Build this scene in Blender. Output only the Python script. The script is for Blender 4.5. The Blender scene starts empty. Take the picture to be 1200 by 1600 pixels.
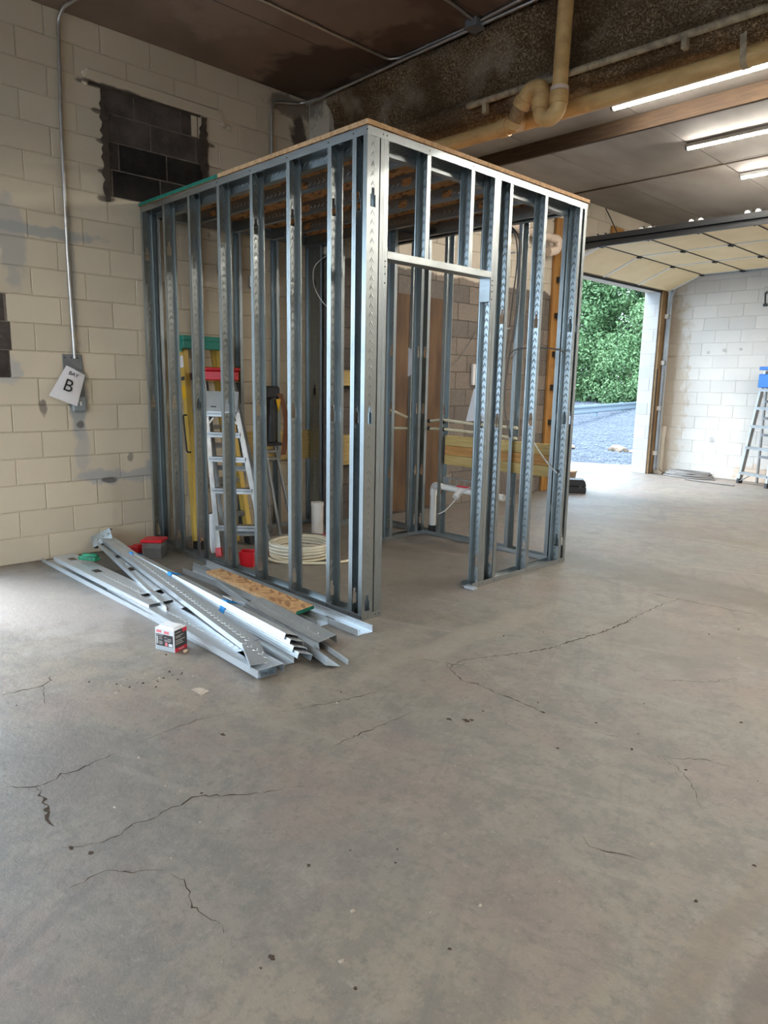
import bpy, bmesh, math, random
from mathutils import Vector, Matrix, noise as mnoise
R = random.Random(7)
C = bpy.context.scene.collection
S = bpy.context.scene
# ------------------------------------------------------------------ camera, sky, exposure
cam = bpy.data.objects.new('camera', bpy.data.cameras.new('camera')); C.objects.link(cam)
CP = Vector((5.79, -1.9091, 1.4335)); YAW, PIT, ROL, FPX = 0.7997, 0.1806, 0.0186, 1102.25
_d = Vector((-math.sin(YAW)*math.cos(PIT), math.cos(YAW)*math.cos(PIT), -math.sin(PIT)))
_r = Vector((math.cos(YAW), math.sin(YAW), 0)); _u = _r.cross(_d)
_r2 = _r*math.cos(ROL)+_u*math.sin(ROL); _u2 = _u*math.cos(ROL)-_r*math.sin(ROL)
cam.matrix_world = Matrix(((_r2.x, _u2.x, -_d.x, CP.x), (_r2.y, _u2.y, -_d.y, CP.y), (_r2.z, _u2.z, -_d.z, CP.z), (0, 0, 0, 1)))
cam.data.sensor_fit = 'VERTICAL'; cam.data.sensor_height = 36.0; cam.data.lens = FPX*36.0/1600.0
cam.data.clip_start = 0.05; cam.data.clip_end = 300
S.camera = cam
wd = bpy.data.worlds.new('sky'); S.world = wd; wd.use_nodes = True
bg = wd.node_tree.nodes['Background']
bg.inputs[0].default_value = (0.64, 0.82, 1.0, 1); bg.inputs[1].default_value = 3.2
sun = bpy.data.objects.new('sun', bpy.data.lights.new('sun', 'SUN')); C.objects.link(sun)
sun.data.energy = 3.0; sun.data.angle = 0.5; sun.data.color = (0.95, 0.97, 1.0)      # veiled sun, low over the yard on the door side
sun.rotation_euler = Vector((1.0, 0.38, -1.3)).to_track_quat('-Z', 'Y').to_euler()
TUBE = 80.0                                   # radiance of the lamp tubes
S.view_settings.view_transform = 'Standard'; S.view_settings.look = 'None'
S.view_settings.gamma = 1.0; S.view_settings.use_curve_mapping = False
S.view_settings.exposure = 1.28
try:
    S.cycles.max_bounces = 10; S.cycles.diffuse_bounces = 5; S.cycles.glossy_bounces = 5
    S.cycles.caustics_reflective = False; S.cycles.caustics_refractive = False
    S.cycles.sample_clamp_indirect = 6.0
except Exception:
    pass

# ------------------------------------------------------------------ node helpers
class NT:
    def __init__(s, name):
        s.m = bpy.data.materials.new(name); s.m.use_nodes = True
        s.t = s.m.node_tree; s.b = s.t.nodes['Principled BSDF']
    def n(s, typ, ins=None, **kw):
        x = s.t.nodes.new('ShaderNode'+typ)
        for k, v in kw.items(): setattr(x, k, v)
        for k, v in (ins or {}).items(): s.put(x.inputs[k], v)
        return x
    def put(s, sock, v):
        if isinstance(v, bpy.types.NodeSocket): s.t.links.new(v, sock)
        elif isinstance(v, (tuple, list)) and sock.type == 'RGBA': sock.default_value = (*v[:3], 1)
        else: sock.default_value = v
    def pos(s): return s.n('NewGeometry').outputs['Position']
    def obj(s): return s.n('TexCoord').outputs['Object']
    def scl(s, v, sc): return s.n('VectorMath', {0: v, 1: sc}, operation='MULTIPLY').outputs[0]
    def add(s, v, sc): return s.n('VectorMath', {0: v, 1: sc}, operation='ADD').outputs[0]
    def noise(s, v, sc, det=4, ro=.55): return s.n('TexNoise', {'Vector': v, 'Scale': sc, 'Detail': det, 'Roughness': ro}).outputs[0]
    def noisec(s, v, sc, det=2): return s.n('TexNoise', {'Vector': v, 'Scale': sc, 'Detail': det}).outputs[1]
    def rng(s, f, a, b, lo=0., hi=1.): return s.n('MapRange', {0: f, 1: a, 2: b, 3: lo, 4: hi}, interpolation_type='SMOOTHSTEP').outputs[0]
    def mix(s, f, a, b, mode='MIX'):
        x = s.n('Mix', data_type='RGBA', blend_type=mode); s.put(x.inputs[0], f); s.put(x.inputs[6], a); s.put(x.inputs[7], b); return x.outputs[2]
    def math(s, op, a, b=0.0):
        x = s.n('Math', operation=op); s.put(x.inputs[0], a); s.put(x.inputs[1], b); return x.outputs[0]
    def bump(s, h, st=.3, dist=.01, nrm=None):
        i = {'Height': h, 'Strength': st, 'Distance': dist}
        if nrm is not None: i['Normal'] = nrm
        return s.n('Bump', i).outputs[0]
    def blobs(s, col, v, lst, edge=.25, nsc=9.):
        nz = s.noisec(v, nsc, 7)
        nz = s.n('VectorMath', {0: nz, 1: (.5, .5, .5)}, operation='SUBTRACT').outputs[0]
        for (c, r, co, amt) in lst:
            d = s.n('VectorMath', {0: v, 1: c}, operation='SUBTRACT').outputs[0]
            d = s.n('VectorMath', {0: d, 1: r}, operation='DIVIDE').outputs[0]
            d = s.n('VectorMath', {0: d, 1: s.scl(nz, (1.9, 1.9, 1.9))}, operation='ADD').outputs[0]
            L = s.n('VectorMath', {0: d}, operation='LENGTH').outputs['Value']
            col = s.mix(s.rng(L, 1+edge, 1-edge, 0., amt), col, co)
        return col
    def out(s, col=None, rough=None, metal=None, nrm=None, spec=None):
        b = s.b.inputs
        if col is not None: s.put(b['Base Color'], col)
        if rough is not None: s.put(b['Roughness'], rough)
        if metal is not None: s.put(b['Metallic'], metal)
        if nrm is not None: s.put(b['Normal'], nrm)
        if spec is not None: s.put(b['Specular IOR Level'], spec)
        return s.m

def simple(name, col, rough=.6, metal=0., col2=None, sc=6., lo=.35, hi=.7, bump=0., bsc=60., stretch=(1, 1, 1), rand=0., spec=.4, world=False):
    n = NT(name); v = n.pos() if world else n.obj(); v = n.scl(v, stretch); c = col
    if col2 is not None: c = n.mix(n.rng(n.noise(v, sc), lo, hi), col, col2)
    if rand:
        ri = n.n('ObjectInfo').outputs['Random']
        k = n.rng(ri, 0., 1., 1-rand, 1+rand); cc = n.n('CombineColor', {0: k, 1: k, 2: k}).outputs[0]
        c = n.mix(1., c, cc, 'MULTIPLY')
    nr = n.bump(n.noise(v, bsc), bump, .004) if bump else None
    return n.out(c, rough, metal, nr, spec)

def emit(name, col, st):
    n = NT(name); n.out(col, .5); n.put(n.b.inputs['Emission Color'], col); n.b.inputs['Emission Strength'].default_value = st; return n.m

MT = {}
def build_materials():
    # galvanised sheet steel: spangle, embossed marks down the web, two pressed lines in each flange
    for nm, dim, base, rg in (('galvanized_steel', True, (.36, .395, .40), .32), ('galvanized_bright', True, (.64, .685, .715), .38), ('galvanized_plain', False, (.42, .455, .465), .33)):
        n = NT(nm); o = n.obj(); xyz = n.n('SeparateXYZ', {0: o}).outputs
        vor = n.n('TexVoronoi', {'Vector': o, 'Scale': 90.}).outputs['Color']
        g = n.n('SeparateColor', {0: vor}).outputs[0]
        big = n.noise(o, 3.5, 5)
        ri = n.n('ObjectInfo').outputs['Random']
        c = n.mix(n.math('MULTIPLY', g, .25), base, (base[0]*.8, base[1]*.8, base[2]*.82))
        c = n.mix(n.rng(big, .45, .75, 0., .5), c, (base[0]*.78, base[1]*.77, base[2]*.76))
        rr = n.math('ADD', n.math('MULTIPLY', big, .22), n.math('ADD', rg-.12, n.math('MULTIPLY', ri, .08)))
        h = n.noise(n.scl(o, (3, 14, 14)), 3., 2)
        nr = n.bump(h, .12, .01)
        if dim:
            ay = n.math('ABSOLUTE', xyz[1])
            ph = n.math('FRACT', n.math('ADD', n.math('DIVIDE', xyz[0], .050), n.math('DIVIDE', ay, .036)))
            arc = n.rng(n.math('ABSOLUTE', n.math('SUBTRACT', ph, .5)),   .16, .03)
            msk = n.math('MULTIPLY', arc, n.rng(ay, .016, .011))
            rib = n.math('ADD', n.rng(n.math('ABSOLUTE', n.math('SUBTRACT', xyz[2], .011)), .002, .0008), n.rng(n.math('ABSOLUTE', n.math('SUBTRACT', xyz[2], .022)), .002, .0008))
            nr = n.bump(n.math('SUBTRACT', msk, rib), .7, .005, nr)
        MT[nm] = n.out(c, rr,   .82 if nm == 'galvanized_bright' else 1.0, nr)
    # painted block wall
    near_stains = [((0, .10, 2.50), (.3, .42, .045), (.36, .37, .36), .8), ((0, -.12, 2.40), (.3, .10, .3), (.36, .37, .37), .6),
        ((0, .30, 2.22), (.3, .035, .45), (.40, .42, .42), .6), ((0, .30, 1.30), (.3, .07, .36), (.33, .34, .34), .9), ((0, .02, 1.21), (.3, .03, .06), (.2, .17, .15), .85),
        ((0, .30, .86), (.3, .06, .2), (.42, .41, .40), .6), ((0, .45, .63), (.3, .16, .07), (.36, .37, .38), .75), ((0, .50, .60), (.3, .07, .025), (.10, .09, .09), .8), ((0, .75, .62), (.3, .18, .06), (.38, .38, .38), .7), ((0, .9, .7), (.3, .08, .06), (.36, .37, .38), .7),
        ((0, .30, 1.06), (.3, .03, .03), (.10, .09, .08), .8), ((0, .70, .78), (.3, .03, .035), (.25, .22, .18), .8), ((0, -.2, 1.48), (.3, .1, .1), (.42, .43, .43), .7),
        ((0, .60, 2.82), (.3, .09, .025), (.10, .08, .06), .85), ((0, .59, 3.02), (.3, .04, .02), (.11, .085, .06), .8), ((0, .59, 3.24), (.3, .05, .02), (.11, .085, .06), .8), ((0, .57, 3.45), (.3, .05, .02), (.11, .085, .06), .8), ((0, 1.50, 3.05), (.3, .03, .3), (.10, .08, .06), .8), ((0, 1.52, 3.42), (.3, .07, .02), (.08, .06, .045), .8), ((0, .75, 3.63), (.3, .3, .02), (.09, .07, .05), .8), ((0, 2.5, 3.7), (.3, .10, .2), (.06, .045, .035), .9), ((0, 2.4, 3.95), (.3, .3, .1), (.12, .09, .07), .7)]
    def wall(nm, base, stains=None, low=None, rand=.05):
        n = NT(nm); p = n.pos()
        c = n.mix(n.rng(n.noise(p, 1.3, 5), .35, .7, 0., .55), base, tuple(x*.86 for x in base))
        c = n.mix(n.rng(n.noise(p, 18, 6, .7), .60, .78, 0., .4), c, tuple(x*.72 for x in base))
        c = n.mix(n.rng(n.noise(p, 55, 4, .7), .68, .74, 0., .6), c, tuple(x*.45 for x in base))
        ri = n.n('ObjectInfo').outputs['Random']; k = n.rng(ri, 0., 1., 1-rand, 1+rand)
        c = n.mix(1., c, n.n('CombineColor', {0: k, 1: k, 2: k}).outputs[0], 'MULTIPLY')
        if low:                                                        # unpainted grey block below a ragged paint line
            z = n.n('SeparateXYZ', {0: p}).outputs[2]
            zz = n.math('ADD', z, n.math('MULTIPLY', n.noise(n.scl(p, (6, 6, 2)), 1., 3), .12))
            yv = n.n('SeparateXYZ', {0: p}).outputs[1]
            below = n.math('MULTIPLY', n.rng(zz, 2.71, 2.68), n.math('LESS_THAN', yv, 6.9))
            gcol = n.mix(n.rng(n.noise(p, 30, 5, .7), .3, .7), (.15, .125, .105), (.20, .172, .148))
            gcol = n.mix(1., gcol, n.n('CombineColor', {0: n.rng(ri, 0, 1, .8, 1.2), 1: n.rng(ri, 0, 1, .82, 1.18), 2: n.rng(ri, 0, 1, .84, 1.16)}).outputs[0], 'MULTIPLY')
            c = n.mix(below, c, gcol)
        if stains: c = n.blobs(c, p, stains)
        nr = n.bump(n.noise(p, 120, 4, .7), .25, .004); nr = n.bump(n.noise(p, 9, 3), .15, .01, nr)
        MT[nm] = n.out(c, .72, 0., nr, .3)
    wall('cream_block_paint', (.64, .56, .43), near_stains)
    wall('rear_block_paint', (.62, .56, .46), None, True)
    wall('white_block_paint', (.74, .71, .66), [((.4, 10, 1.2), (.30, .5, 1.6), (.56, .47, .36), .7), ((2.0, 10, .12), (.45, .5, .13), (.62, .45, .30), .6), ((1.2, 10, .62), (.04, .4, .05), (.45, .44, .42), .8),
        ((1.25, 10, 2.05), (.03, .4, .03), (.4, .39, .37), .7), ((1.0, 10, 2.02), (.025, .4, .025), (.4, .39, .37), .7), ((1.5, 10, 2.06), (.03, .4, .02), (.4, .39, .37), .7), ((1.9, 10, 1.35), (.03, .4, .03), (.4, .39, .37), .7), ((.75, 10, 1.2), (.03, .4, .06), (.5, .45, .38), .6)])
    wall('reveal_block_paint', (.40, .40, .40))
    n = NT('bare_block'); p = n.pos(); ri = n.n('ObjectInfo').outputs['Random']
    k = n.rng(ri, 0, 1, .35, 1.5)
    c = n.mix(n.rng(n.noise(p, 5, 5), .35, .7), (.05, .042, .038), (.085, .072, .062))
    c = n.mix(n.rng(n.noise(p, 40, 5, .7), .55, .75, 0, .5), c, (.13, .11, .095))
    c = n.mix(1., c, n.n('CombineColor', {0: k, 1: k, 2: k}).outputs[0], 'MULTIPLY')
    MT['bare_block'] = n.out(c, .9, 0, n.bump(n.noise(p, 140, 4, .7), .5, .005), .2)
    MT['mortar_and_shade'] = simple('mortar_and_shade', (.085, .066, .05), .9, 0, (.05, .038, .03), 14, world=True, bump=.4)  # for mortar smears and for the shade lines painted around the lintel
    MT['bare_mortar'] = simple('bare_mortar', (.20, .17, .14), .9, 0, (.13, .11, .09), 12, world=True, bump=.4)
    # floor slab
    n = NT('concrete_floor'); p = n.pos(); n1 = n.noise(p, .55, 5); n2 = n.noise(p, 2.2, 6, .62); n3 = n.noise(n.add(p, (9, 4, 2)), 1.1, 5)
    c = n.mix(n.rng(n1, .38, .64), (.198, .184, .163), (.245, .213, .168))
    c = n.mix(n.rng(n3, .46, .70, 0, .7), c, (.225, .178, .155))
    c = n.mix(n.rng(n2, .50, .72, 0, .55), c, (.140, .139, .137))
    c = n.mix(n.rng(n.noise(n.add(p, (2, 7, 1)), 6, 9, .75), .44, .58, 0, .5), c, (.125, .120, .113))
    c = n.mix(n.rng(n.noise(n.add(p, (5, 1, 4)), 7, 9, .75), .52, .66, 0, .35), c, (.30, .285, .255))
    c = n.mix(n.rng(n.noise(n.add(p, (1, 9, 4)), 1.7, 6, .6), .50, .62, 0, .4), c, (.225, .168, .145))
    c = n.mix(n.rng(n.noise(p, 24, 8, .8), .48, .70, 0, .6), c, (.095, .088, .08))
    c = n.mix(n.rng(n.noise(p, 75, 5, .8), .55, .70, 0, .5), c, (.33, .31, .285))
    c = n.mix(n.rng(n.noise(p, 16, 6, .7), .60, .75, 0, .35), c, (.32, .30, .275))
    rot = n.n('VectorRotate', {'Vector': p, 'Angle': 1.1}, rotation_type='Z_AXIS').outputs[0]
    c = n.mix(n.rng(n.noise(n.scl(rot, (.7, 9, 1)), 1.2, 4, .6), .56, .74, 0, .5), c, (.13, .123, .115))
    rot2 = n.n('VectorRotate', {'Vector': p, 'Angle': -.35}, rotation_type='Z_AXIS').outputs[0]
    c = n.mix(n.rng(n.noise(n.scl(rot2, (.5, 6, 1)), 1.0, 4, .6), .58, .74, 0, .5), c, (.30, .275, .235))
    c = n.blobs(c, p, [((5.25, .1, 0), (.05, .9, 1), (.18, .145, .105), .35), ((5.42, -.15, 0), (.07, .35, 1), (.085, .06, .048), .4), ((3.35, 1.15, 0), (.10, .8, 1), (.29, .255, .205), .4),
        ((4.2, 2.0, 0), (.5, .35, 1), (.15, .13, .105), .5), ((3.9, 3.3, 0), (1.6, .28, 1), (.125, .108, .088), .55), ((2.6, 5.2, 0), (1.4, .22, 1), (.14, .115, .088), .45), ((1.9, 2.0, 0), (.7, .9, 1), (.20, .165, .13), .5),  # long dark band beside the frame paints a cast shadow
        ((1.1, -.45, 0), (1.0, .35, 1), (.34, .32, .30), .6), ((3.2, -1.05, 0), (.25, .2, 1), (.15, .125, .11), .4)], nsc=3.)  # pale patch paints the pool of daylight inside the left door
    rr = n.math('ADD', n.math('MULTIPLY', n2, .25), .36)
    nr = n.bump(n.noise(p, 190, 5, .75), .5, .004); nr = n.bump(n.noise(p, 26, 7, .75), .4, .012, nr)
    MT['concrete_floor'] = n.out(c, rr, 0., nr, .5)
    MT['crack'] = simple('crack', (.055, .042, .033), .95, 0, (.09, .07, .055), 40, world=True, spec=.1)
    MT['chip'] = simple('chip', (.42, .37, .31), .9, 0, (.30, .25, .2), 60, world=True)
    MT['apron'] = simple('apron', (.165, .17, .18), .85, 0, (.14, .145, .155), 3, world=True, bump=.2)
    n = NT('stained_ceiling'); p = n.pos()
    c = n.mix(n.rng(n.noise(p, .9, 5), .35, .68), (.20, .148, .118), (.28, .205, .16))
    c = n.blobs(c, p, [((.5, 2.3, 4.06), (.8, .4, 1), (.075, .053, .041), .8), ((1.5, 2.45, 4.06), (.45, .25, 1), (.09, .06, .045), .7), ((.9, 1.2, 4.06), (.5, .3, 1), (.38, .29, .235), .5), ((2.2, 2.2, 4.06), (.3, .4, 1), (.095, .065, .05), .6), ((1.4, .8, 4.06), (.5, .12, 1), (.35, .26, .205), .4)], nsc=4.)
    MT['stained_ceiling'] = n.out(c, .85, 0, n.bump(n.noise(p, 50, 4), .1, .004), .2)
    MT['ceiling_panel'] = simple('ceiling_panel', (.36, .335, .315), .7, 0, (.25, .225, .205), 1.1, .4, .68, world=True, bump=.06, rand=.08, stretch=(1, .35, 1))
    MT['seam'] = simple('seam', (.10, .085, .07), .9)
    n = NT('sprayed_fireproofing'); p = n.pos()
    z = n.n('SeparateXYZ', {0: p}).outputs[2]
    c = n.mix(n.rng(n.noise(p, 70, 4, .8), .46, .66), (.17, .108, .058), (.78, .57, .35))
    c = n.mix(n.rng(n.noise(p, 1.6, 5), .42, .66, 0, .75), c, (.13, .08, .042))
    c = n.mix(n.rng(n.noise(n.add(p, (3, 3, 3)), 2.1, 4), .52, .7, 0, .6), c, (.60, .50, .37))
    MT['sprayed_fireproofing'] = n.out(c, .95, 0, n.bump(n.noise(p, 90, 4, .8), 1.0, .02), .1)
    MT['old_pipe'] = simple('old_pipe', (.66, .43, .18), .42, 0, (.50, .31, .12), 5, bump=.05, world=True, stretch=(1, 3, 3))
    MT['dusty_pipe'] = simple('dusty_pipe', (.42, .33, .21), .8, 0, (.20, .155, .11), 16, world=True, bump=.5, bsc=70)
    MT['old_timber'] = simple('old_timber', (.075, .045, .024), .8, 0, (.035, .021, .012), 5, .3, .7, world=True, stretch=(.8, 10, 10), bump=.2)
    MT['jamb_timber'] = simple('jamb_timber', (.42, .215, .06), .6, 0, (.30, .14, .035), 5, .3, .7, world=True, stretch=(10, 10, .9), bump=.15)
    MT['brown_timber'] = simple('brown_timber', (.33, .21, .10), .7, 0, (.22, .13, .06), 5, .3, .7, world=True, stretch=(10, 10, .9), bump=.15)
    MT['treated_pine'] = simple('treated_pine', (.62, .46, .19), .65, 0, (.50, .35, .12), 4, .3, .7, world=True, stretch=(1, 1, 12), bump=.1, rand=.12)
    MT['orange_pine'] = simple('orange_pine', (.58, .31, .10), .65, 0, (.42, .20, .06), 4, .3, .7, world=True, stretch=(1, 1, 12), bump=.1)
    MT['plywood'] = simple('plywood', (.15, .085, .042), .7, 0, (.07, .038, .02), 2.2, .3, .7, world=True, stretch=(3, 3, .7), bump=.2)
    for nm, c1, c2, c3 in (('osb', (.56, .36, .18), (.42, .235, .105), (.24, .115, .05)), ('osb_underside', (.62, .34, .14), (.45, .21, .085), (.14, .06, .026))):
        n = NT(nm); p = n.pos()
        a = n.n('VectorRotate', {'Vector': p, 'Angle': .5}, rotation_type='Z_AXIS').outputs[0]
        b = n.n('VectorRotate', {'Vector': p, 'Angle': -.9}, rotation_type='Z_AXIS').outputs[0]
        v1 = n.n('TexVoronoi', {'Vector': n.scl(a, (11, 45, 30)), 'Scale': 1.}).outputs['Color']
        v2 = n.n('TexVoronoi', {'Vector': n.scl(b, (13, 50, 30)), 'Scale': 1.}).outputs['Color']
        s1 = n.n('SeparateColor', {0: v1}).outputs; s2 = n.n('SeparateColor', {0: v2}).outputs
        c = n.mix(s1[0], c1, c2); c = n.mix(n.math('GREATER_THAN', s2[0], .6), c, n.mix(s2[1], c1, c2))
        c = n.mix(n.rng(s1[1], .80, .86, 0., .85), c, c3); c = n.mix(n.rng(s2[2], .86, .90, 0., .7), c, c3)
        MT[nm] = n.out(c, .7, 0, n.bump(s1[2], .25, .002), .3)
    MT['osb_edge'] = simple('osb_edge', (.62, .40, .22), .8, 0, (.45, .27, .13), 40, world=True, bump=.3)
    MT['teal_edge'] = simple('teal_edge', (.012, .20, .135), .6, 0, (.008, .13, .09), 20, world=True)
    MT['white_pvc'] = simple('white_pvc', (.78, .76, .72), .35)
    MT['pinkish_pvc'] = simple('pinkish_pvc', (.62, .50, .41), .4)
    MT['cream_pex'] = simple('cream_pex', (.72, .66, .49), .4, 0, (.62, .55, .38), 8)
    MT['black_rubber'] = simple('black_rubber', (.018, .018, .02), .6)
    MT['black_plastic'] = simple('black_plastic', (.02, .021, .023), .4)
    MT['dark_steel'] = simple('dark_steel', (.06, .062, .065), .45, .7)
    MT['red_plastic'] = simple('red_plastic', (.52, .012, .02), .3)
    MT['blue_plastic'] = simple('blue_plastic', (.012, .17, .62), .35)
    MT['blue_tape'] = simple('blue_tape', (.015, .27, .72), .6, bump=.2)
    MT['green_plastic'] = simple('green_plastic', (.01, .22, .10), .35, 0, (.004, .07, .04), 30)
    MT['teal_plastic'] = simple('teal_plastic', (.01, .20, .15), .4)
    MT['yellow_fiberglass'] = simple('yellow_fiberglass', (.66, .45, .10), .45, 0, (.56, .37, .08), 6, stretch=(1, 1, .3))
    MT['aluminium'] = simple('aluminium', (.36, .36, .355), .42, .9, (.28, .28, .27), 7, bump=.04)
    MT['painted_aluminium'] = simple('painted_aluminium', (.30, .30, .29), .5, .3, (.24, .24, .23), 9)
    MT['conduit'] = simple('conduit', (.62, .62, .61), .38, .9, (.5, .48, .45), 7)
    MT['grey_paint'] = simple('grey_paint', (.20, .21, .215), .5, 0, (.15, .155, .16), 8)
    MT['grey_switch'] = simple('grey_switch', (.25, .28, .29), .45)
    MT['paper'] = simple('paper', (.78, .77, .79), .5, 0, (.70, .69, .72), 5)
    MT['ink'] = simple('ink', (.015, .015, .017), .7)
    MT['faint_ink'] = simple('faint_ink', (.45, .45, .50), .7)
    MT['box_white'] = simple('box_white', (.74, .76, .79), .5)
    MT['box_black'] = simple('box_black', (.045, .043, .045), .5)
    MT['box_red'] = simple('box_red', (.62, .03, .06), .5)
    MT['box_pink'] = simple('box_pink', (.80, .22, .25), .5)
    MT['box_grey'] = simple('box_grey', (.42, .46, .49), .6)
    MT['box_text'] = simple('box_text', (.48, .48, .47), .6)
    MT['foam'] = simple('foam', (.86, .70, .43), .6, 0, (.80, .64, .37), 3, world=True, bump=.08)
    MT['white_trim'] = simple('white_trim', (.78, .78, .77), .5)
    MT['cable_grey'] = simple('cable_grey', (.17, .16, .15), .6)
    MT['cable_white'] = simple('cable_white', (.70, .69, .66), .5)
    MT['cardboard'] = simple('cardboard', (.46, .33, .22), .8)
    MT['leather'] = simple('leather', (.14, .05, .02), .6)
    MT['yellow_plastic'] = simple('yellow_plastic', (.75, .42, .01), .4)
    MT['dark_contents'] = simple('dark_contents', (.03, .032, .04), .5, 0, (.07, .07, .08), 60)
    MT['tube_glow'] = emit('tube_glow', (1, .93, .82), TUBE)
    MT['lamp_white'] = simple('lamp_white', (.75, .75, .75), .4)
    n = NT('clear_plastic'); n.b.inputs['Transmission Weight'].default_value = .85; n.out((.93, .95, .95), .12); MT['clear_plastic'] = n.m
    n = NT('clear_wrap'); n.out((.9, .92, .93), .15, 0, n.bump(n.noise(n.obj(), 22, 4), 1., .03), .6); n.b.inputs['Alpha'].default_value = .16; MT['clear_wrap'] = n.m
    n = NT('gravel_ground'); p = n.pos()
    v = n.n('TexVoronoi', {'Vector': p, 'Scale': 14.}); cc = n.n('SeparateColor', {0: v.outputs['Color']}).outputs[0]
    c = n.mix(cc, (.055, .068, .09), (.105, .122, .15)); c = n.mix(n.rng(n.noise(p, 1.1, 4), .45, .7, 0, .4), c, (.075, .088, .11))
    MT['gravel_ground'] = n.out(c, .9, 0, n.bump(v.outputs['Distance'], .8, .04), .2)
    MT['gravel_stone'] = simple('gravel_stone', (.08, .095, .12), .9, 0, (.13, .145, .17), 3, world=True)
    MT['tan_stone'] = simple('tan_stone', (.22, .165, .12), .9, 0, (.16, .125, .09), 6, world=True)
    n = NT('leaf'); p = n.pos()
    c = n.mix(n.rng(n.noise(p, .8, 4), .35, .65), (.075, .15, .055), (.145, .25, .105)); c = n.mix(n.rng(n.noise(p, 9, 2), .45, .7, 0, .6), c, (.17, .27, .13))
    n.out(c, .6, 0, None, .3); n.b.inputs['Subsurface Weight'].default_value = 0; MT['leaf'] = n.m
    MT['bark'] = simple('bark', (.10, .075, .05), .9)
    MT['guardrail_steel'] = simple('guardrail_steel', (.16, .20, .235), .5, .3)
build_materials()

# ------------------------------------------------------------------ mesh helpers
class MB:
    def __init__(s): s.v = []; s.f = []; s.mi = []; s.sm = []
    def add(s, vs, fs, mi=0, sm=False, M=None):
        b = len(s.v)
        s.v += [tuple(M @ Vector(v)) if M else tuple(v) for v in vs]
        for f in fs: s.f.append([b+i for i in f]); s.mi.append(mi); s.sm.append(sm)
    def box(s, lo, hi, mi=0, M=None):
        x0, y0, z0 = lo; x1, y1, z1 = hi
        s.add([(x0, y0, z0), (x1, y0, z0), (x1, y1, z0), (x0, y1, z0), (x0, y0, z1), (x1, y0, z1), (x1, y1, z1), (x0, y1, z1)],
              [(0, 3, 2, 1), (4, 5, 6, 7), (0, 1, 5, 4), (1, 2, 6, 5), (2, 3, 7, 6), (3, 0, 4, 7)], mi, False, M)
    def bar(s, a, b, w, h, mi=0, up=(0, 0, 1)):
        a, b = Vector(a), Vector(b); d = (b-a); L = d.length
        s.box((0, -w/2, -h/2), (L, w/2, h/2), mi, frame(a, d, up))
    def tube(s, path, r, n=10, mi=0, cap=True):
        P = [Vector(p) for p in path]; rings = []; prev = None
        for i, p in enumerate(P):
            t = (P[min(i+1, len(P)-1)]-P[max(i-1, 0)]).normalized()
            if prev is None: a = t.orthogonal().normalized()
            else: a = (prev-t*prev.dot(t)).normalized()
            prev = a; b = t.cross(a); rr = r[i] if isinstance(r, (list, tuple)) else r
            rings.append([p+(a*math.cos(2*math.pi*k/n)+b*math.sin(2*math.pi*k/n))*rr for k in range(n)])
        vs = [v for q in rings for v in q]
        fs = [(i*n+k, i*n+(k+1) % n, (i+1)*n+(k+1) % n, (i+1)*n+k) for i in range(len(P)-1) for k in range(n)]
        s.add(vs, fs, mi, True)
        if cap: s.add(rings[0], [tuple(reversed(range(n)))], mi); s.add(rings[-1], [tuple(range(n))], mi)
    def prism(s, poly, h, M, mi=0):
        n = len(poly); vs = [(x, y, 0) for x, y in poly]+[(x, y, h) for x, y in poly]
        s.add(vs, [tuple(reversed(range(n))), tuple(range(n, 2*n))]+[(i, (i+1) % n, n+(i+1) % n, n+i) for i in range(n)], mi, False, M)
    def lathe(s, prof, c, n=20, mi=0):
        vs = [(c[0]+r*math.cos(2*math.pi*k/n), c[1]+r*math.sin(2*math.pi*k/n), c[2]+z) for r, z in prof for k in range(n)]
        s.add(vs, [(i*n+k, i*n+(k+1) % n, (i+1)*n+(k+1) % n, (i+1)*n+k) for i in range(len(prof)-1) for k in range(n)], mi, True)
        if prof[0][0] > 0: s.add(vs[:n], [tuple(reversed(range(n)))], mi)
        if prof[-1][0] > 0: s.add(vs[-n:], [tuple(range(n))], mi)
    def mesh(s, name, mats, bevel=0):
        me = bpy.data.meshes.new(name); me.from_pydata(s.v, [], s.f)
        for m in (mats if isinstance(mats, (list, tuple)) else [mats]): me.materials.append(MT[m])
        me.polygons.foreach_set('material_index', s.mi); me.polygons.foreach_set('use_smooth', s.sm); me.update()
        if bevel:
            bm = bmesh.new(); bm.from_mesh(me)
            bmesh.ops.remove_doubles(bm, verts=bm.verts, dist=1e-5)
            bmesh.ops.bevel(bm, geom=[e for e in bm.edges if len(e.link_faces) == 2 and e.calc_face_angle(0) > .6], offset=bevel, segments=1, affect='EDGES', clamp_overlap=True)
            bm.to_mesh(me); bm.free()
        return me

def frame(o, d, up=(0, 0, 1)):
    x = Vector(d).normalized(); u = Vector(up); z = (u-x*u.dot(x))
    z = z.normalized() if z.length > 1e-4 else x.orthogonal().normalized(); y = z.cross(x)
    return Matrix(((x.x, y.x, z.x, o[0]), (x.y, y.y, z.y, o[1]), (x.z, y.z, z.z, o[2]), (0, 0, 0, 1)))

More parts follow.
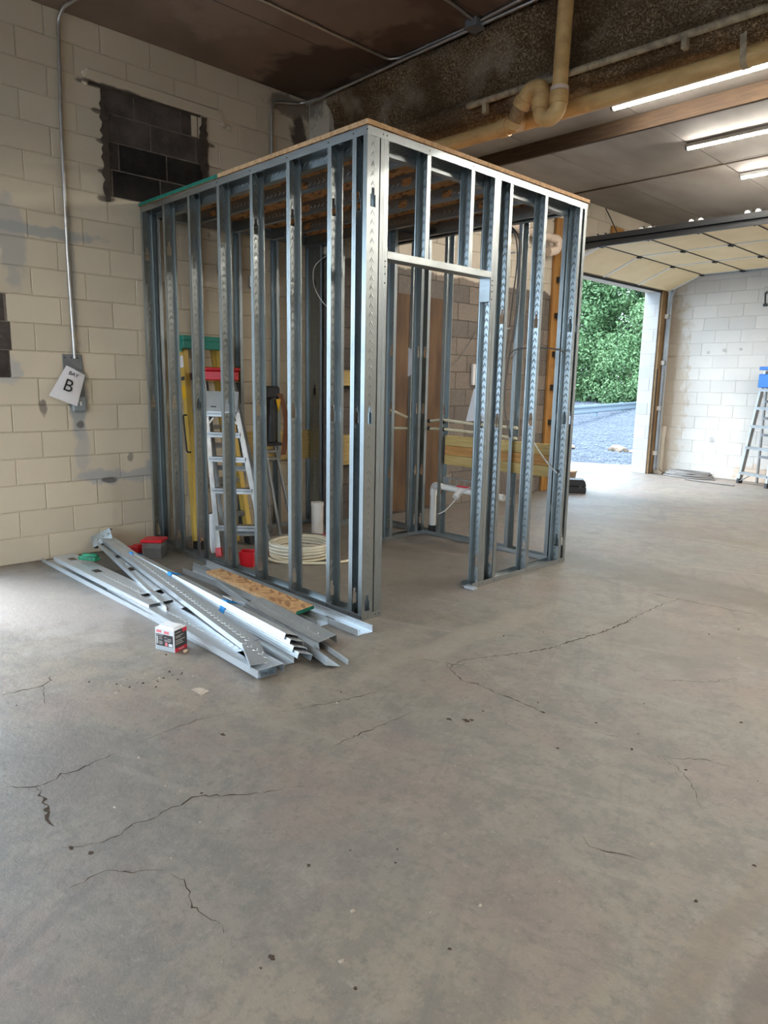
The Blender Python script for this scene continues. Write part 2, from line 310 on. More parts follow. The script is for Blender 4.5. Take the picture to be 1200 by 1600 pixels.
PINV = {}
def put(name, me, parent=None, M=None, label=None, kind=None):
    o = bpy.data.objects.new(name, me); C.objects.link(o)
    if parent is not None:
        o.parent = parent
        o.matrix_parent_inverse = PINV.get(parent.name, Matrix.Identity(4))
    if M is not None: o.matrix_basis = M
    w = (M.inverted() if M is not None else Matrix.Identity(4))
    PINV[o.name] = w
    if label: o['label'] = label
    if kind: o['kind'] = kind
    return o
def thing(name, label, cat, loc=(0, 0, 0), group=None):
    o = bpy.data.objects.new(name, None); C.objects.link(o); o.location = loc; o.empty_display_size = .05
    PINV[o.name] = Matrix.Translation(-Vector(loc))
    o['label'] = label; o['category'] = cat
    if group: o['group'] = group
    return o
def solo(name, me, label, cat, M=None, group=None):
    o = put(name, me, None, M); o['label'] = label; o['category'] = cat
    if group: o['group'] = group
    return o
def struct(name, me, M=None):
    o = put(name, me, None, M); o['kind'] = 'structure'; return o
def arc(c, r, a0, a1, u, v, n=8):
    c, u, v = Vector(c), Vector(u), Vector(v)
    return [c+(u*math.cos(a0+(a1-a0)*i/n)+v*math.sin(a0+(a1-a0)*i/n))*r for i in range(n+1)]
def smooth(pts, n=6):
    P = [Vector(p) for p in pts]; P = [P[0]*2-P[1]]+P+[P[-1]*2-P[-2]]; out = []
    for i in range(1, len(P)-2):
        for k in range(n):
            t = k/n; a, b, c, d = P[i-1:i+3]
            out.append(.5*((2*b)+(c-a)*t+(2*a-5*b+4*c-d)*t*t+(3*b-a-3*c+d)*t**3))
    out.append(P[-2]); return out
def fillet(pts, r, n=6):
    P = [Vector(p) for p in pts]; out = [P[0]]
    for i in range(1, len(P)-1):
        a, b, c = P[i-1], P[i], P[i+1]; d1 = (a-b).normalized(); d2 = (c-b).normalized()
        ang = d1.angle(d2); t = min(r/math.tan(ang/2), (a-b).length*.49, (c-b).length*.49)
        p, q = b+d1*t, b+d2*t
        for k in range(n+1):
            s = k/n; out.append((p*(1-s)**2+b*2*s*(1-s)+q*s*s))
    out.append(P[-1]); return out
def tube_obj(name, path, r, mat, parent=None, label=None, n=10):
    b = MB(); b.tube(path, r, n); return put(name, b.mesh(name, mat), parent, None, label)
def box_obj(name, lo, hi, mat, parent=None, label=None, bevel=0.):
    """a box whose own origin sits at its centre"""
    c = (Vector(lo)+Vector(hi))/2; b = MB(); b.box(Vector(lo)-c, Vector(hi)-c)
    return put(name, b.mesh(name, mat, bevel), parent, Matrix.Translation(c), label)
def text(body, size, M, parent, mat='ink', name='lettering', ext=.0004):
    cu = bpy.data.curves.new(name, 'FONT'); cu.body = body; cu.size = size; cu.extrude = ext; cu.align_x = 'CENTER'; cu.align_y = 'CENTER'
    cu.materials.append(MT[mat])
    tmp = bpy.data.objects.new('tmp', cu); C.objects.link(tmp); bpy.context.view_layer.update()
    me = bpy.data.meshes.new_from_object(tmp.evaluated_get(bpy.context.evaluated_depsgraph_get())); bpy.data.objects.remove(tmp)
    if not me.materials: me.materials.append(MT[mat])
    return put(name, me, parent, M)

# sheet-steel channel: length along x, web across y at z=0, flanges up +z
_ch = {}
def channel(L, mat='galvanized_steel', web=.092, fl=.033, lip=.008, holes=(), rect=False):
    key = (round(L, 3), mat, web, fl, lip, tuple(round(h, 3) for h in holes), rect)
    if key in _ch: return _ch[key]
    b = MB(); t = .0014; w = web/2; x = 0.
    for h in sorted(holes):
        parts = [(h-.045, h+.045, .027)] if rect else [(h-.045, h+.02, .019), (h+.02, h+.055, .010)]
        b.box((x, -w, -t/2), (parts[0][0], w, t/2))
        for (a, c, q) in parts: b.box((a, -w, -t/2), (c, -q, t/2)); b.box((a, q, -t/2), (c, w, t/2))
        x = parts[-1][1]
    b.box((x, -w, -t/2), (L, w, t/2))
    for s in (-1, 1):
        y0, y1 = sorted((s*w, s*(w-t))); b.box((0, y0, 0), (L, y1, fl))
        if lip: y0, y1 = sorted((s*w, s*(w-lip))); b.box((0, y0, fl-t), (L, y1, fl))
    me = b.mesh('channel', mat); _ch[key] = me; return me
def post_m(x, y, z, opn): return frame((x, y, z), (0, 0, 1), opn)

# ------------------------------------------------------------------ setting: block walls
_bk = {}
def block_mesh(w, h, mat, dep=.0065):
    g = .0022
    if mat in ('white_block_paint', 'reveal_block_paint'): dep, g = .004, .0015
    key = (round(w, 3), round(h, 3), mat, dep)
    if key in _bk: return _bk[key]
    b = MB(); W, H, c = w/2-g, h/2-g,   .0042 if g > .002 else .0035
    vs = [(-W, 0, -H), (W, 0, -H), (W, 0, H), (-W, 0, H), (-W+c, -dep, -H+c), (W-c, -dep, -H+c), (W-c, -dep, H-c), (-W+c, -dep, H-c)]
    b.add(vs, [(4, 5, 6, 7), (0, 1, 5, 4), (1, 2, 6, 5), (2, 3, 7, 6), (3, 0, 4, 7)])
    me = b.mesh('block', mat); _bk[key] = me; return me
def lay_blocks(parent, rot, origin, u0, u1, zr, ch, cw, mat, phase=0., cuts=None, jit=.0012):
    """courses k in zr; u runs along the wall. cuts(k) -> list of (a,b,mat or None) replacing the plain run"""
    for k in zr:
        z0 = k*ch; runs = [(u0, u1, mat)]
        if cuts: runs = cuts(k, u0, u1, mat)
        for (a, b, m) in runs:
            if m is None: continue
            off = phase+(cw/2 if k % 2 else 0.)
            if m == 'bare_block': off += .11+.07*((k*7) % 3)
            e = [a]; i = math.floor((a-off)/cw)+1
            while off+i*cw < b-.03:
                if off+i*cw > a+.03: e.append(off+i*cw)
                i += 1
            e.append(b)
            for p, q in zip(e, e[1:]):
                c = (p+q)/2; j = R.uniform(-jit, jit)
                put('block', block_mesh(q-p, ch, m), parent, Matrix.Translation(origin(c, z0+ch/2, j)) @ Matrix.Rotation(rot, 4, 'Z'))

CH = .2032
# left wall, near part, with the other bay's door opening beyond the picture's edge
b = MB()
for lo, hi in (((-.25, -.70, -.1), (-.001, 3.2, 4.3)), ((-.25, -4.6, 3.0), (-.001, -.70, 4.3)), ((-.25, -9, -.1), (-.001, -4.6, 4.3))): b.box(lo, hi)
wl = struct('wall_left', b.mesh('wall_left', 'cream_block_paint'))
def cuts_left(k, u0, u1, m):
    if 14 <= k <= 17: return [(u0, .625, m), (.625, 1.47 if k < 17 else 1.36, 'bare_block'), (1.47 if k < 17 else 1.36, u1, m)]
    if k in (8,): return [(u0, -.172, 'bare_block'), (-.172, u1, m)]
    if k in (9, 7): return [(u0, -.42, m), (-.42, -.20 if k == 9 else -.19, 'bare_block'), (-.19, u1, m)]
    return [(u0, u1, m)]
lay_blocks(wl, math.pi/2, lambda u, z, j: Vector((j, u, z)), -.70, 2.6, range(0, 20), CH, .4064, 'cream_block_paint', 0., cuts_left)
for lo, hi, m in (((-.002, .615, 2.845), (.0035, 1.485, 3.652), 'bare_mortar'), ((-.002, -.42, 1.43), (.0035, -.17, 2.03), 'bare_mortar')):
    b = MB(); b.box(lo, hi); put('mortar_patch', b.mesh('mortar_patch', m), wl)
# ragged smear of dark mortar down both sides of the blocked-up opening
for yy, ww in ((.612, .030), (1.475, .035)):
    b = MB(); n = 26; L = []; Rr = []
    for i in range(n+1):
        z = 2.80+.83*i/n; L.append((yy-ww*(.5+R.random()*.9), z)); Rr.append((yy+ww*(.6+R.random()*.6), z))
    vs = [(.0155, y, z) for y, z in L]+[(.0155, y, z) for y, z in Rr]
    b.add(vs, [(i, n+1+i, n+2+i, i+1) for i in range(n)]); put('mortar_smear', b.mesh('mortar_smear', 'mortar_and_shade'), wl)
# lintel angle over the blocked-up opening
b = MB(); M = frame((.012, .485, 3.685), (0, 1.17, -.008), (0, 0, 1)); b.box((0, -.020, -.04), (1.165, .006, .04), 0, M)
put('lintel_angle', b.mesh('lintel_angle', 'cream_block_paint', .006), wl)
b = MB(); b.box((0, .50, 3.622), (.0125, 1.45, 3.647)); put('lintel_shade_line', b.mesh('lintel_shade_line', 'mortar_and_shade'), wl)  # dark strip standing in for the shadow under the lintel
b = MB(); b.box((0, .49, 3.722), (.009, 1.66, 3.729)); put('lintel_shade_line', b.mesh('lintel_shade_line', 'mortar_and_shade'), wl)  # thin dark strip painting the shade line along the lintel's top
for yy in (.60, .93, 1.60):
    b = MB(); b.tube([(.012, yy, 3.69), (.028, yy, 3.69)], .013, 8); put('bolt_head', b.mesh('bolt_head', 'crack' if yy == .93 else 'conduit'), wl)
# caulk lumps at the lintel's ends
for yy, zz in ((.48, 3.68), (.475, 3.63), (1.63, 3.70), (1.66, 3.62), (1.72, 3.60)):
    me = bpy.data.meshes.new('caulk_lump'); bm = bmesh.new(); bmesh.ops.create_icosphere(bm, subdivisions=2, radius=.028)
    for v in bm.verts: v.co *= 1+.35*mnoise.noise(v.co*60+Vector((yy*9, zz, 0))); v.co.x *= .6
    bm.to_mesh(me); bm.free(); me.materials.append(MT['cream_block_paint']); put('caulk_lump', me, wl, Matrix.Translation((.018, yy, zz)))

# pilaster + far left wall (stands 0.3 m proud of the near wall)
XF, CF = .30, .197
b = MB()
b.box((-.02, 2.62, -.1), (XF-.001, 6.46, 4.3)); b.box((-.02+.07, 6.46, 2.985), (XF-.001, 9.6, 4.3)); b.box((.05, 9.6, -.1), (XF-.001, 10.3, 4.3))
wf = struct('wall_far_left', b.mesh('wall_far_left', 'rear_block_paint'))
lay_blocks(wf, math.pi/2, lambda u, z, j: Vector((XF+j, u, z)), 2.62, 6.46, range(0, 21), CF, .394, 'rear_block_paint', .02)
lay_blocks(wf, math.pi/2, lambda u, z, j: Vector((XF+j, u, z)), 6.46, 9.6, range(16, 21), CF, .394, 'rear_block_paint', .02)
lay_blocks(wf, math.pi/2, lambda u, z, j: Vector((XF+j, u, z)), 9.6, 10.02, range(0, 21), CF, .394, 'white_block_paint', .02)
lay_blocks(wf, 0, lambda u, z, j: Vector((u, 2.62+j, z)), .012, XF+.012, range(13, 20), CH, .41, 'cream_block_paint', .0)
lay_blocks(wf, 0, lambda u, z, j: Vector((u, 9.6+j, z)), .05, XF+.012, range(0, 15), .1987, .9, 'reveal_block_paint', .7)
b = MB(); b.box((XF, 3.4, 0), (XF+.018, 4.39, 2.37))
for nm, (ya, yb) in (('plywood_sheet', (3.0, 3.72)), ('plywood_sheet', (3.725, 4.38))):
    o = box_obj(nm, (XF+.013, ya, .03), (XF+.032, yb, 2.37), 'plywood', None, None, .002)
    o['label'] = ('brown plywood sheet on grey block wall, hidden edge behind the frame corner', 'brown plywood sheet on grey block wall, with the bare blocks beside it')[ya > 3.5]; o['category'] = 'board'; o['group'] = 'plywood sheets on the far wall'
# back wall
b = MB(); b.box((.05, 10.021, -.1), (13.2, 10.3, 4.3)); wb = struct('wall_back', b.mesh('wall_back', 'white_block_paint'))
lay_blocks(wb, 0, lambda u, z, j: Vector((u, 10.02+j, z)), XF, 4.0, range(0, 20), CF, .394, 'white_block_paint', .1)
b = MB(); b.box((13, -9, -.1), (13.2, 10.3, 4.3)); struct('wall_right', b.mesh('wall_right', 'cream_block_paint'))
b = MB()
for lo, hi in (((-.25, -9.2, -.1), (1.5, -9, 4.3)), ((1.5, -9.2, 3.3), (12, -9, 4.3)), ((6.4, -9.2, -.1), (7.1, -9, 3.3)), ((12, -9.2, -.1), (13.2, -9, 4.3))): b.box(lo, hi)
struct('wall_front', b.mesh('wall_front', 'cream_block_paint'))

# floor, apron, outside ground
b = MB(); b.box((-.25, -9.2, -.12), (13.2, 10.3, 0)); fl = struct('floor', b.mesh('floor', 'concrete_floor'))
CR = [([(3.344,.679),(3.437,.718),(3.525,.765),(3.569,.764),(3.558,.855),(3.593,.935),(3.639,1.041),(3.681,1.129),(3.746,1.288),(3.78,1.414),(3.79,1.531),(3.821,1.724),(3.843,1.933),(3.832,2.171),(3.821,2.41),(3.831,2.671),(3.85,2.848)],.009),
([(3.525,.765),(3.588,.723),(3.66,.683),(3.722,.659),(3.799,.678),(3.896,.667),(3.961,.666),(4.061,.677),(4.176,.661),(4.23,.665)],.007),([(3.60,.722),(3.575,.74),(3.566,.775),(3.59,.80),(3.6,.84)],.004),
([(4.304,.64),(4.46,.687),(4.643,.729)],.003),([(4.696,.69),(4.755,.704),(4.798,.752),(4.847,.785),(4.932,.816)],.004),([(4.702,.683),(4.803,.653),(4.909,.544),(4.978,.446)],.0025),
([(4.778,-.005),(4.809,-.019),(4.85,-.02),(4.909,.018),(4.97,.044)],.004),([(4.286,1.329),(4.401,1.423),(4.54,1.546),(4.582,1.615),(4.635,1.722)],.004),
([(2.416,-1.055),(2.431,-.978),(2.448,-.885),(2.399,-.83),(2.335,-.811)],.007),([(2.454,-.878),(2.535,-.911),(2.648,-.933)],.004),
([(3.214,-1.282),(3.256,-1.242),(3.306,-1.193),(3.306,-1.139),(3.277,-1.095),(3.293,-1.032),(3.266,-.961),(3.271,-.864)],.006),([(3.319,-1.191),(3.378,-1.196),(3.446,-1.204),(3.527,-1.222),(3.58,-1.224)],.014),
([(3.708,-1.237),(3.737,-1.197),(3.768,-1.135),(3.758,-1.08),(3.738,-1.028),(3.748,-.955),(3.741,-.893),(3.737,-.819),(3.756,-.78),(3.817,-.702),(3.875,-.621),(3.898,-.555),(3.942,-.488)],.006),
([(3.411,-.203),(3.446,-.088),(3.488,.026),(3.516,.157),(3.535,.262),(3.524,.402)],.005),([(3.242,-.785),(3.235,-.658),(3.23,-.538),(3.246,-.424),(3.288,-.321)],.0035),
([(3.795,-.247),(3.79,-.193),(3.787,-.086),(3.788,.023),(3.791,.095),(3.796,.209)],.005),([(3.901,-1.328),(3.906,-1.277),(3.891,-1.234),(3.9,-1.191),(3.957,-1.129),(4.01,-1.064)],.0045),
([(4.035,-1.057),(4.074,-1.043),(4.117,-1.048),(4.161,-1.064),(4.196,-1.074),(4.252,-1.066),(4.296,-1.053),(4.343,-1.062)],.006),
([(3.05,2.877),(3.714,2.826),(4.405,2.888),(5.2,2.96)],.006),([(1.6,4.9),(2.4,4.75),(3.3,4.9),(4.2,4.7)],.006),([(2.2,6.9),(2.5,7.3),(2.75,7.5)],.01)]
for pts, w in CR:                                     # each crack: a jagged sliver sunk dark into the slab's skin
    P = []
    for (x0, y0), (x1, y1) in zip(pts, pts[1:]):
        m = max(2, int(math.hypot(x1-x0, y1-y0)/.018))
        for i in range(m): t = i/m; P.append((x0+(x1-x0)*t+R.uniform(-.008, .008), y0+(y1-y0)*t+R.uniform(-.008, .008)))
    P.append(pts[-1]); vs = []; n = len(P)
    for i, (x, y) in enumerate(P):
        a = P[max(i-1, 0)]; c = P[min(i+1, n-1)]; dx, dy = c[0]-a[0], c[1]-a[1]; L = math.hypot(dx, dy) or 1
        ww = w*(.15+.85*math.sin(math.pi*min(.95, max(.05, i/(n-1)))))*R.uniform(.15, 1.5)*.5
        vs += [(x-dy/L*ww, y+dx/L*ww, .0008), (x+dy/L*ww, y-dx/L*ww, .0008)]
    b = MB(); b.add(vs, [(2*i, 2*i+1, 2*i+3, 2*i+2) for i in range(n-1)]); put('crack', b.mesh('crack', 'crack'), fl)
for x, y, r in [(3.95,.299,.022),(4.006,.344,.028),(4.02,.365,.018),(4.186,.662,.018),(4.496,-1.017,.017),(4.708,-.924,.012),(3.413,-.5,.024),(3.465,-1.211,.022),(3.725,-1.225,.016),(3.79,-1.19,.016),(4.0,.47,.01),(4.4,.75,.012)]:
    b = MB(); n = 11; r *= .75; q = [(x+r*R.uniform(.5, 1.2)*math.cos(6.283*k/n), y+r*R.uniform(.35, .8)*math.sin(6.283*k/n), .0009) for k in range(n)]
    b.add(q, [tuple(range(n))]); put('pit', b.mesh('pit', 'crack'), fl)
b = MB()                                              # crumbs and chips lying about
for i in range(150):
    x, y = (R.uniform(2.2, 5.4), R.uniform(-1.3, 2.6)) if i > 40 else (2.70+R.gauss(0, .05), R.uniform(-.66, -.28))
    s = R.uniform(.003, .009); M = Matrix.Translation((x, y, s*.3)) @ Matrix.Rotation(R.uniform(0, 6), 4, 'Z')
    b.add([(-s, -s*.6, -s*.3), (s, -s*.5, -s*.3), (s*.7, s*.6, -s*.3), (-s*.6, s*.7, -s*.3), (-s*.2, 0, s*.35), (s*.3, .1*s, s*.3)], [(0, 1, 5, 4), (1, 2, 5), (2, 3, 4, 5), (3, 0, 4)], 0 if R.random() < .6 else 1, False, M)
o = put('floor_debris', b.mesh('floor_debris', ['chip', 'crack'])); o['kind'] = 'stuff'; o['label'] = 'crumbs and small chips strewn over the concrete floor'; o['category'] = 'debris'

b = MB(); b.prism([(.06, 2.0), (.06, 11.4), (-.7, 10.72), (-2.2, 10.05), (-9, 7.0), (-9, 2.0)][::-1], .10, Matrix.Translation((0, 0, -.115))); struct('pavement', b.mesh('pavement', 'apron'))
gz = lambda y: -.10+min(.9, max(0., y-14)*.040)
b = MB(); nx, ny = 30, 60
vs = [(-70+95*i/nx, -30+110*j/ny, gz(-30+110*j/ny)) for j in range(ny+1) for i in range(nx+1)]
b.add(vs, [(j*(nx+1)+i, j*(nx+1)+i+1, (j+1)*(nx+1)+i+1, (j+1)*(nx+1)+i) for j in range(ny) for i in range(nx)]); struct('ground', b.mesh('ground', 'gravel_ground'))
b = MB()
for i in range(5200):
    d = 10.6+22*R.random()**1.6; y = d; x = -.4-(y-9.4)*.52+R.uniform(-2.0, 1.5)*(.4+(y-9)*.05)
    if x > .0: continue
    s = R.uniform(.012, .04)*(1+.02*d); M = Matrix.Translation((x, y, gz(y)+s*.25)) @ Matrix.Rotation(R.uniform(0, 6.3), 4, 'Z') @ Matrix.Diagonal((s, s*R.uniform(.6, 1), s*R.uniform(.4, .7), 1))
    b.add([(1, 0, 0), (0, 1, 0), (-1, 0, 0), (0, -1, 0), (.1, .1, 1)], [(0, 1, 4), (1, 2, 4), (2, 3, 4), (3, 0, 4)], 0, False, M)
o = put('gravel', b.mesh('gravel', 'gravel_stone')); o['kind'] = 'stuff'; o['label'] = 'loose grey gravel on the yard outside the open garage door'; o['category'] = 'gravel'
for i, (x, y, lab) in enumerate(((-3.9, 13.6, 'low heap of tan rubble on grey gravel seen past the metal frame'), (-2.35, 14.3, 'pale rock on grey gravel seen beside the white door reveal'))):
    t = thing('rock_heap' if i == 0 else 'boulder', lab, 'rock', (x, y, -.1))
    for k in range(7 if i == 0 else 3):
        me = bpy.data.meshes.new('stone'); bm = bmesh.new(); bmesh.ops.create_icosphere(bm, subdivisions=2, radius=1)
        for v in bm.verts: v.co *= 1+.4*mnoise.noise(v.co*1.3+Vector((k, i*5, 0)))
        bm.to_mesh(me); bm.free(); me.materials.append(MT['tan_stone']); s = R.uniform(.1, .22)
        put('stone', me, t, Matrix.Translation((x+R.uniform(-.4, .4), y+R.uniform(-.25, .25), -.1+s*.25)) @ Matrix.Diagonal((s*1.4, s, s*.6, 1)))

# guardrail
t = thing('guardrail', 'steel guardrail along the gravel yard below the trees', 'guardrail', (-7.8, 20.7, -.1))
A, Bv = Vector((-3.4, 2.5, .52)), Vector((-15.5, 53, .75)); d = (Bv-A).normalized(); A = A+d*14
prof = [(0, .16), (.04, .13), (.04, .07), (0, .03), (0, -.03), (.04, -.07), (.04, -.13), (0, -.16)]
sd = d.cross(Vector((0, 0, 1))).normalized(); b = MB(); L = (Bv-A).length
vs = [A+sd*p+Vector((0, 0, q)) for p, q in prof]+[A+d*L+sd*p+Vector((0, 0, q)) for p, q in prof]
b.add(vs, [(i, i+1, 9+i, 8+i) for i in range(7)]); b.add([v-sd*.004 for v in vs], [(8+i, 9+i, i+1, i) for i in range(7)]); put('rail', b.mesh('rail', 'guardrail_steel'), t)
k = 0.
while k < L:
    q = A+d*k-sd*.1; b = MB(); b.box((-.07, -.07, -.6), (.07, .07, .18), 0, Matrix.Translation(q)); put('post', b.mesh('post', 'guardrail_steel'), t); k += 3.8

# trees
def crown(seed, rx, rz, nl, ls):
    r = random.Random(seed); lobes = []
    for i in range(44):
        th, ph = r.uniform(0, 6.283), math.acos(r.uniform(-.9, 1)); k = r.uniform(.55, 1)
        lobes.append((Vector((rx*k*math.sin(ph)*math.cos(th), rx*k*math.sin(ph)*math.sin(th), rz*k*math.cos(ph))), r.uniform(.7, 1.35)*rx*.33))
    vs = []; fs = []
    for i in range(nl):
        c, q = r.choice(lobes); n = Vector((r.gauss(0, 1), r.gauss(0, 1), r.gauss(.3, 1))).normalized()
        p = c+n*q*r.uniform(.6, 1.05); a = (n+Vector((r.gauss(0, .6), r.gauss(0, .6), r.gauss(0, .6)))).normalized()
        u = a.orthogonal().normalized(); u = (Matrix.Rotation(r.uniform(0, 6.28), 3, a) @ u); w = a.cross(u); s = ls*r.uniform(.6, 1.3); k = len(vs)
        vs += [p-u*s, p+w*s*.42-u*s*.1, p+u*s, p-w*s*.42-u*s*.1]; fs.append((k, k+1, k+2, k+3))
    b = MB(); b.add(vs, fs); return b.mesh('foliage', 'leaf')
crowns = [crown(3, 3.6, 4.2, 26000, .115), crown(5, 3.2, 4.8, 26000, .11), crown(9, 2.0, 1.7, 12000, .09)]
b = MB(); b.tube([(0, 0, -.2), (.05, 0, 1.5), (0, .08, 3.4), (.1, 0, 6)], [.22, .18, .13, .05], 8); trunk = b.mesh('trunk', 'bark')
b = MB(); b.tube([(0, 0, -.2), (.05, .02, 1.6)], [.07, .03], 6); stem = b.mesh('stem', 'bark')
for i, (x, y, s, kd, lab) in enumerate([(-13.5, 36.5, 1.0, 0, 'tall leafy green tree behind the guardrail, in the middle of the doorway view'), (-17.8, 35.5, 1.05, 1, 'tall leafy green tree behind the guardrail, hard by the metal frame post'), (-9.3, 38.0, 1.05, 1, 'tall leafy green tree behind the guardrail, next to the white door reveal'),
        (-15.5, 41.5, 1.35, 0, 'taller green tree standing behind the middle tree of the doorway view'), (-22.5, 35, 1.1, 0, 'leafy green tree behind the guardrail, seen through the gaps of the frame'), (-11, 43.5, 1.3, 1, 'taller green tree standing behind the tree next to the white reveal'), (-5, 40, 1.1, 0, 'leafy green tree behind the guardrail, hidden beyond the white reveal'),
        (-11.9, 32.6, 1.0, 2, 'low green bush against the guardrail, nearest the middle of the doorway'), (-15.6, 33.0, 1.1, 2, 'low green bush behind the guardrail, beside the metal frame post'), (-9.2, 33.6, 1.0, 2, 'low green bush behind the guardrail, beside the white reveal')]):
    z0 = gz(y); t = thing('bush' if kd == 2 else 'tree', lab, 'bush' if kd == 2 else 'tree', (x, y, z0), 'bushes at the guardrail' if kd == 2 else 'trees beyond the yard')
    zc = 1.3*s if kd == 2 else 4.3*s
    put('foliage', crowns[kd], t, Matrix.Translation((x, y, zc+z0)) @ Matrix.Rotation(i*1.3, 4, 'Z') @ Matrix.Scale(s, 4))
    put('stem' if kd == 2 else 'trunk', stem if kd == 2 else trunk, t, Matrix.Translation((x, y, z0)) @ Matrix.Scale(s, 4))

# ceilings
b = MB(); b.box((-.25, -9.2, 4.06), (13.2, 2.75, 4.25)); ce = struct('ceiling', b.mesh('ceiling', 'stained_ceiling'))
for x in (.95, 2.17, 3.39):
    b = MB(); b.box((x-.004, -3, 4.0585), (x+.004, 2.6, 4.0605)); put('seam', b.mesh('seam', 'seam'), ce)
b = MB(); b.box((-.02, 2.75, 3.945), (13.2, 10.3, 4.25)); cf = struct('ceiling_far', b.mesh('ceiling_far', 'seam'))
xs = [.305, 1.07, 2.29, 3.51, 4.73, 5.95, 7.17, 8.4, 13]; ys = [2.95, 4.24, 6.66, 9.1, 10.02]
for xa, xb in zip(xs, xs[1:]):
    for ya, yb in zip(ys, ys[1:]):
        g = .005; dz = R.uniform(-.002, .002); box_obj('ceiling_panel', (xa+g, ya+g, 3.93+dz), (xb-g, yb-g, 3.944), 'ceiling_panel', cf)
b = MB(); b.box((.3, 6.70, 3.922), (7, 6.735, 3.932)); put('ceiling_batten', b.mesh('ceiling_batten', 'old_timber'), cf)

# fireproofed beam: lumpy sprayed skin over a flanged steel section
prof = [(2.66, 4.06), (2.60, 4.05), (2.575, 4.0), (2.58, 3.95), (2.64, 3.90), (2.67, 3.82), (2.675, 3.74), (2.67, 3.66), (2.65, 3.60), (2.60, 3.56), (2.57, 3.52), (2.575, 3.47), (2.62, 3.44), (2.72, 3.43), (2.83, 3.43), (2.95, 3.44), (3.0, 3.48), (3.0, 3.6), (2.98, 3.8), (3.0, 4.06)]
pp = []
for (a, c), (e, f) in zip(prof, prof[1:]):
    for i in range(3): pp.append((a+(e-a)*i/3, c+(f-c)*i/3))
pp.append(prof[-1]); nx = 520; b = MB(); vs = []; m = len(pp)
for i in range(nx+1):
    x = .31+10.7*(i/nx)**1.25
    for j, (y, z) in enumerate(pp):
        q = Vector((x, y*1.0, z)); d = .020*mnoise.noise(q*9)+.022*mnoise.noise(q*24)+.012*mnoise.noise(q*60)+.014*mnoise.noise(q*3)
        cy, cz = 2.82, 3.75; n = Vector((0, y-cy, (z-cz)*.6)).normalized(); ed = 0 if j in (0, m-1) else 1
        vs.append((x, y+n.y*d*ed, z+n.z*d*ed))
b.add(vs, [(i*m+j, (i+1)*m+j, (i+1)*m+j+1, i*m+j+1) for i in range(nx) for j in range(m-1)], 0, True)
b.add(vs[:m], [tuple(range(m))])
struct('beam', b.mesh('beam', 'sprayed_fireproofing'))

# ------------------------------------------------------------------ pipes and conduits under the ceiling
t = thing('vent_pipe', 'large yellowed plastic pipe slung under the rough brown beam', 'pipe', (.4, 2.69, 3.3))
tube_obj('pipe', [(.33, 2.66, 3.33), (2.0, 2.68, 3.33), (3.745, 2.70, 3.33), (8.5, 2.76, 3.33)], .056, 'old_pipe', t, n=16)
for x in (2.28, 2.62):
    tube_obj('coupling', [(x-.04, 2.683, 3.33), (x+.04, 2.684, 3.33)], .064, 'old_pipe', t, n=16)
tube_obj('wye_branch', [(2.42, 2.68, 3.325), (2.50, 2.55, 3.30), (2.515, 2.49, 3.27)], .055, 'old_pipe', t, n=14)
for x in (3.99, 6.2):
    b = MB(); pts = arc((x, 2.705, 3.33), .061, -2.6, .5, (0, 1, 0), (0, 0, 1), 12); pts = pts+[(x, 2.78, 3.44)]; pts = [(x, 2.62, 3.46)]+pts
    vs = [(p[0]-.018, p[1], p[2]) for p in pts]+[(p[0]+.018, p[1], p[2]) for p in pts]; m = len(pts)
    b.add(vs, [(i, i+1, m+i+1, m+i) for i in range(m-1)]); put('hanger_strap', b.mesh('hanger_strap', 'dusty_pipe'), t)
t = thing('drain_trap', 'yellowed plastic pipe dropping from the ceiling into a looped trap', 'pipe', (2.9, 2.45, 3.2))
tube_obj('drop_pipe', [(2.915, 2.45, 4.07), (2.905, 2.45, 3.6), (2.90, 2.45, 3.33)], .052, 'old_pipe', t, n=14)
tube_obj('collar', [(2.90, 2.45, 3.385), (2.90, 2.45, 3.36)], .060, 'pinkish_pvc', t, n=14)
tube_obj('upper_socket', [(2.90, 2.45, 3.355), (2.90, 2.45, 3.28)], .062, 'old_pipe', t, n=14)
tube_obj('return_bend', arc((2.83, 2.45, 3.285), .072, 0, -math.pi, (1, 0, 0), (0, 0, 1), 12), .055, 'old_pipe', t, n=14)
tube_obj('lower_socket', [(2.758, 2.45, 3.28), (2.758, 2.45, 3.35)], .061, 'old_pipe', t, n=14)
tube_obj('top_bend', fillet([(2.758, 2.45, 3.34), (2.758, 2.45, 3.43), (2.66, 2.455, 3.43), (2.58, 2.47, 3.36)], .07, 6), .054, 'old_pipe', t, n=14)
tube_obj('elbow_socket', [(2.615, 2.463, 3.39), (2.575, 2.472, 3.35)], .062, 'old_pipe', t, n=14)
tube_obj('slant_pipe', [(2.58, 2.47, 3.36), (2.515, 2.485, 3.275)], .050, 'brown_timber', t, 'glossy browner length of pipe', n=14)

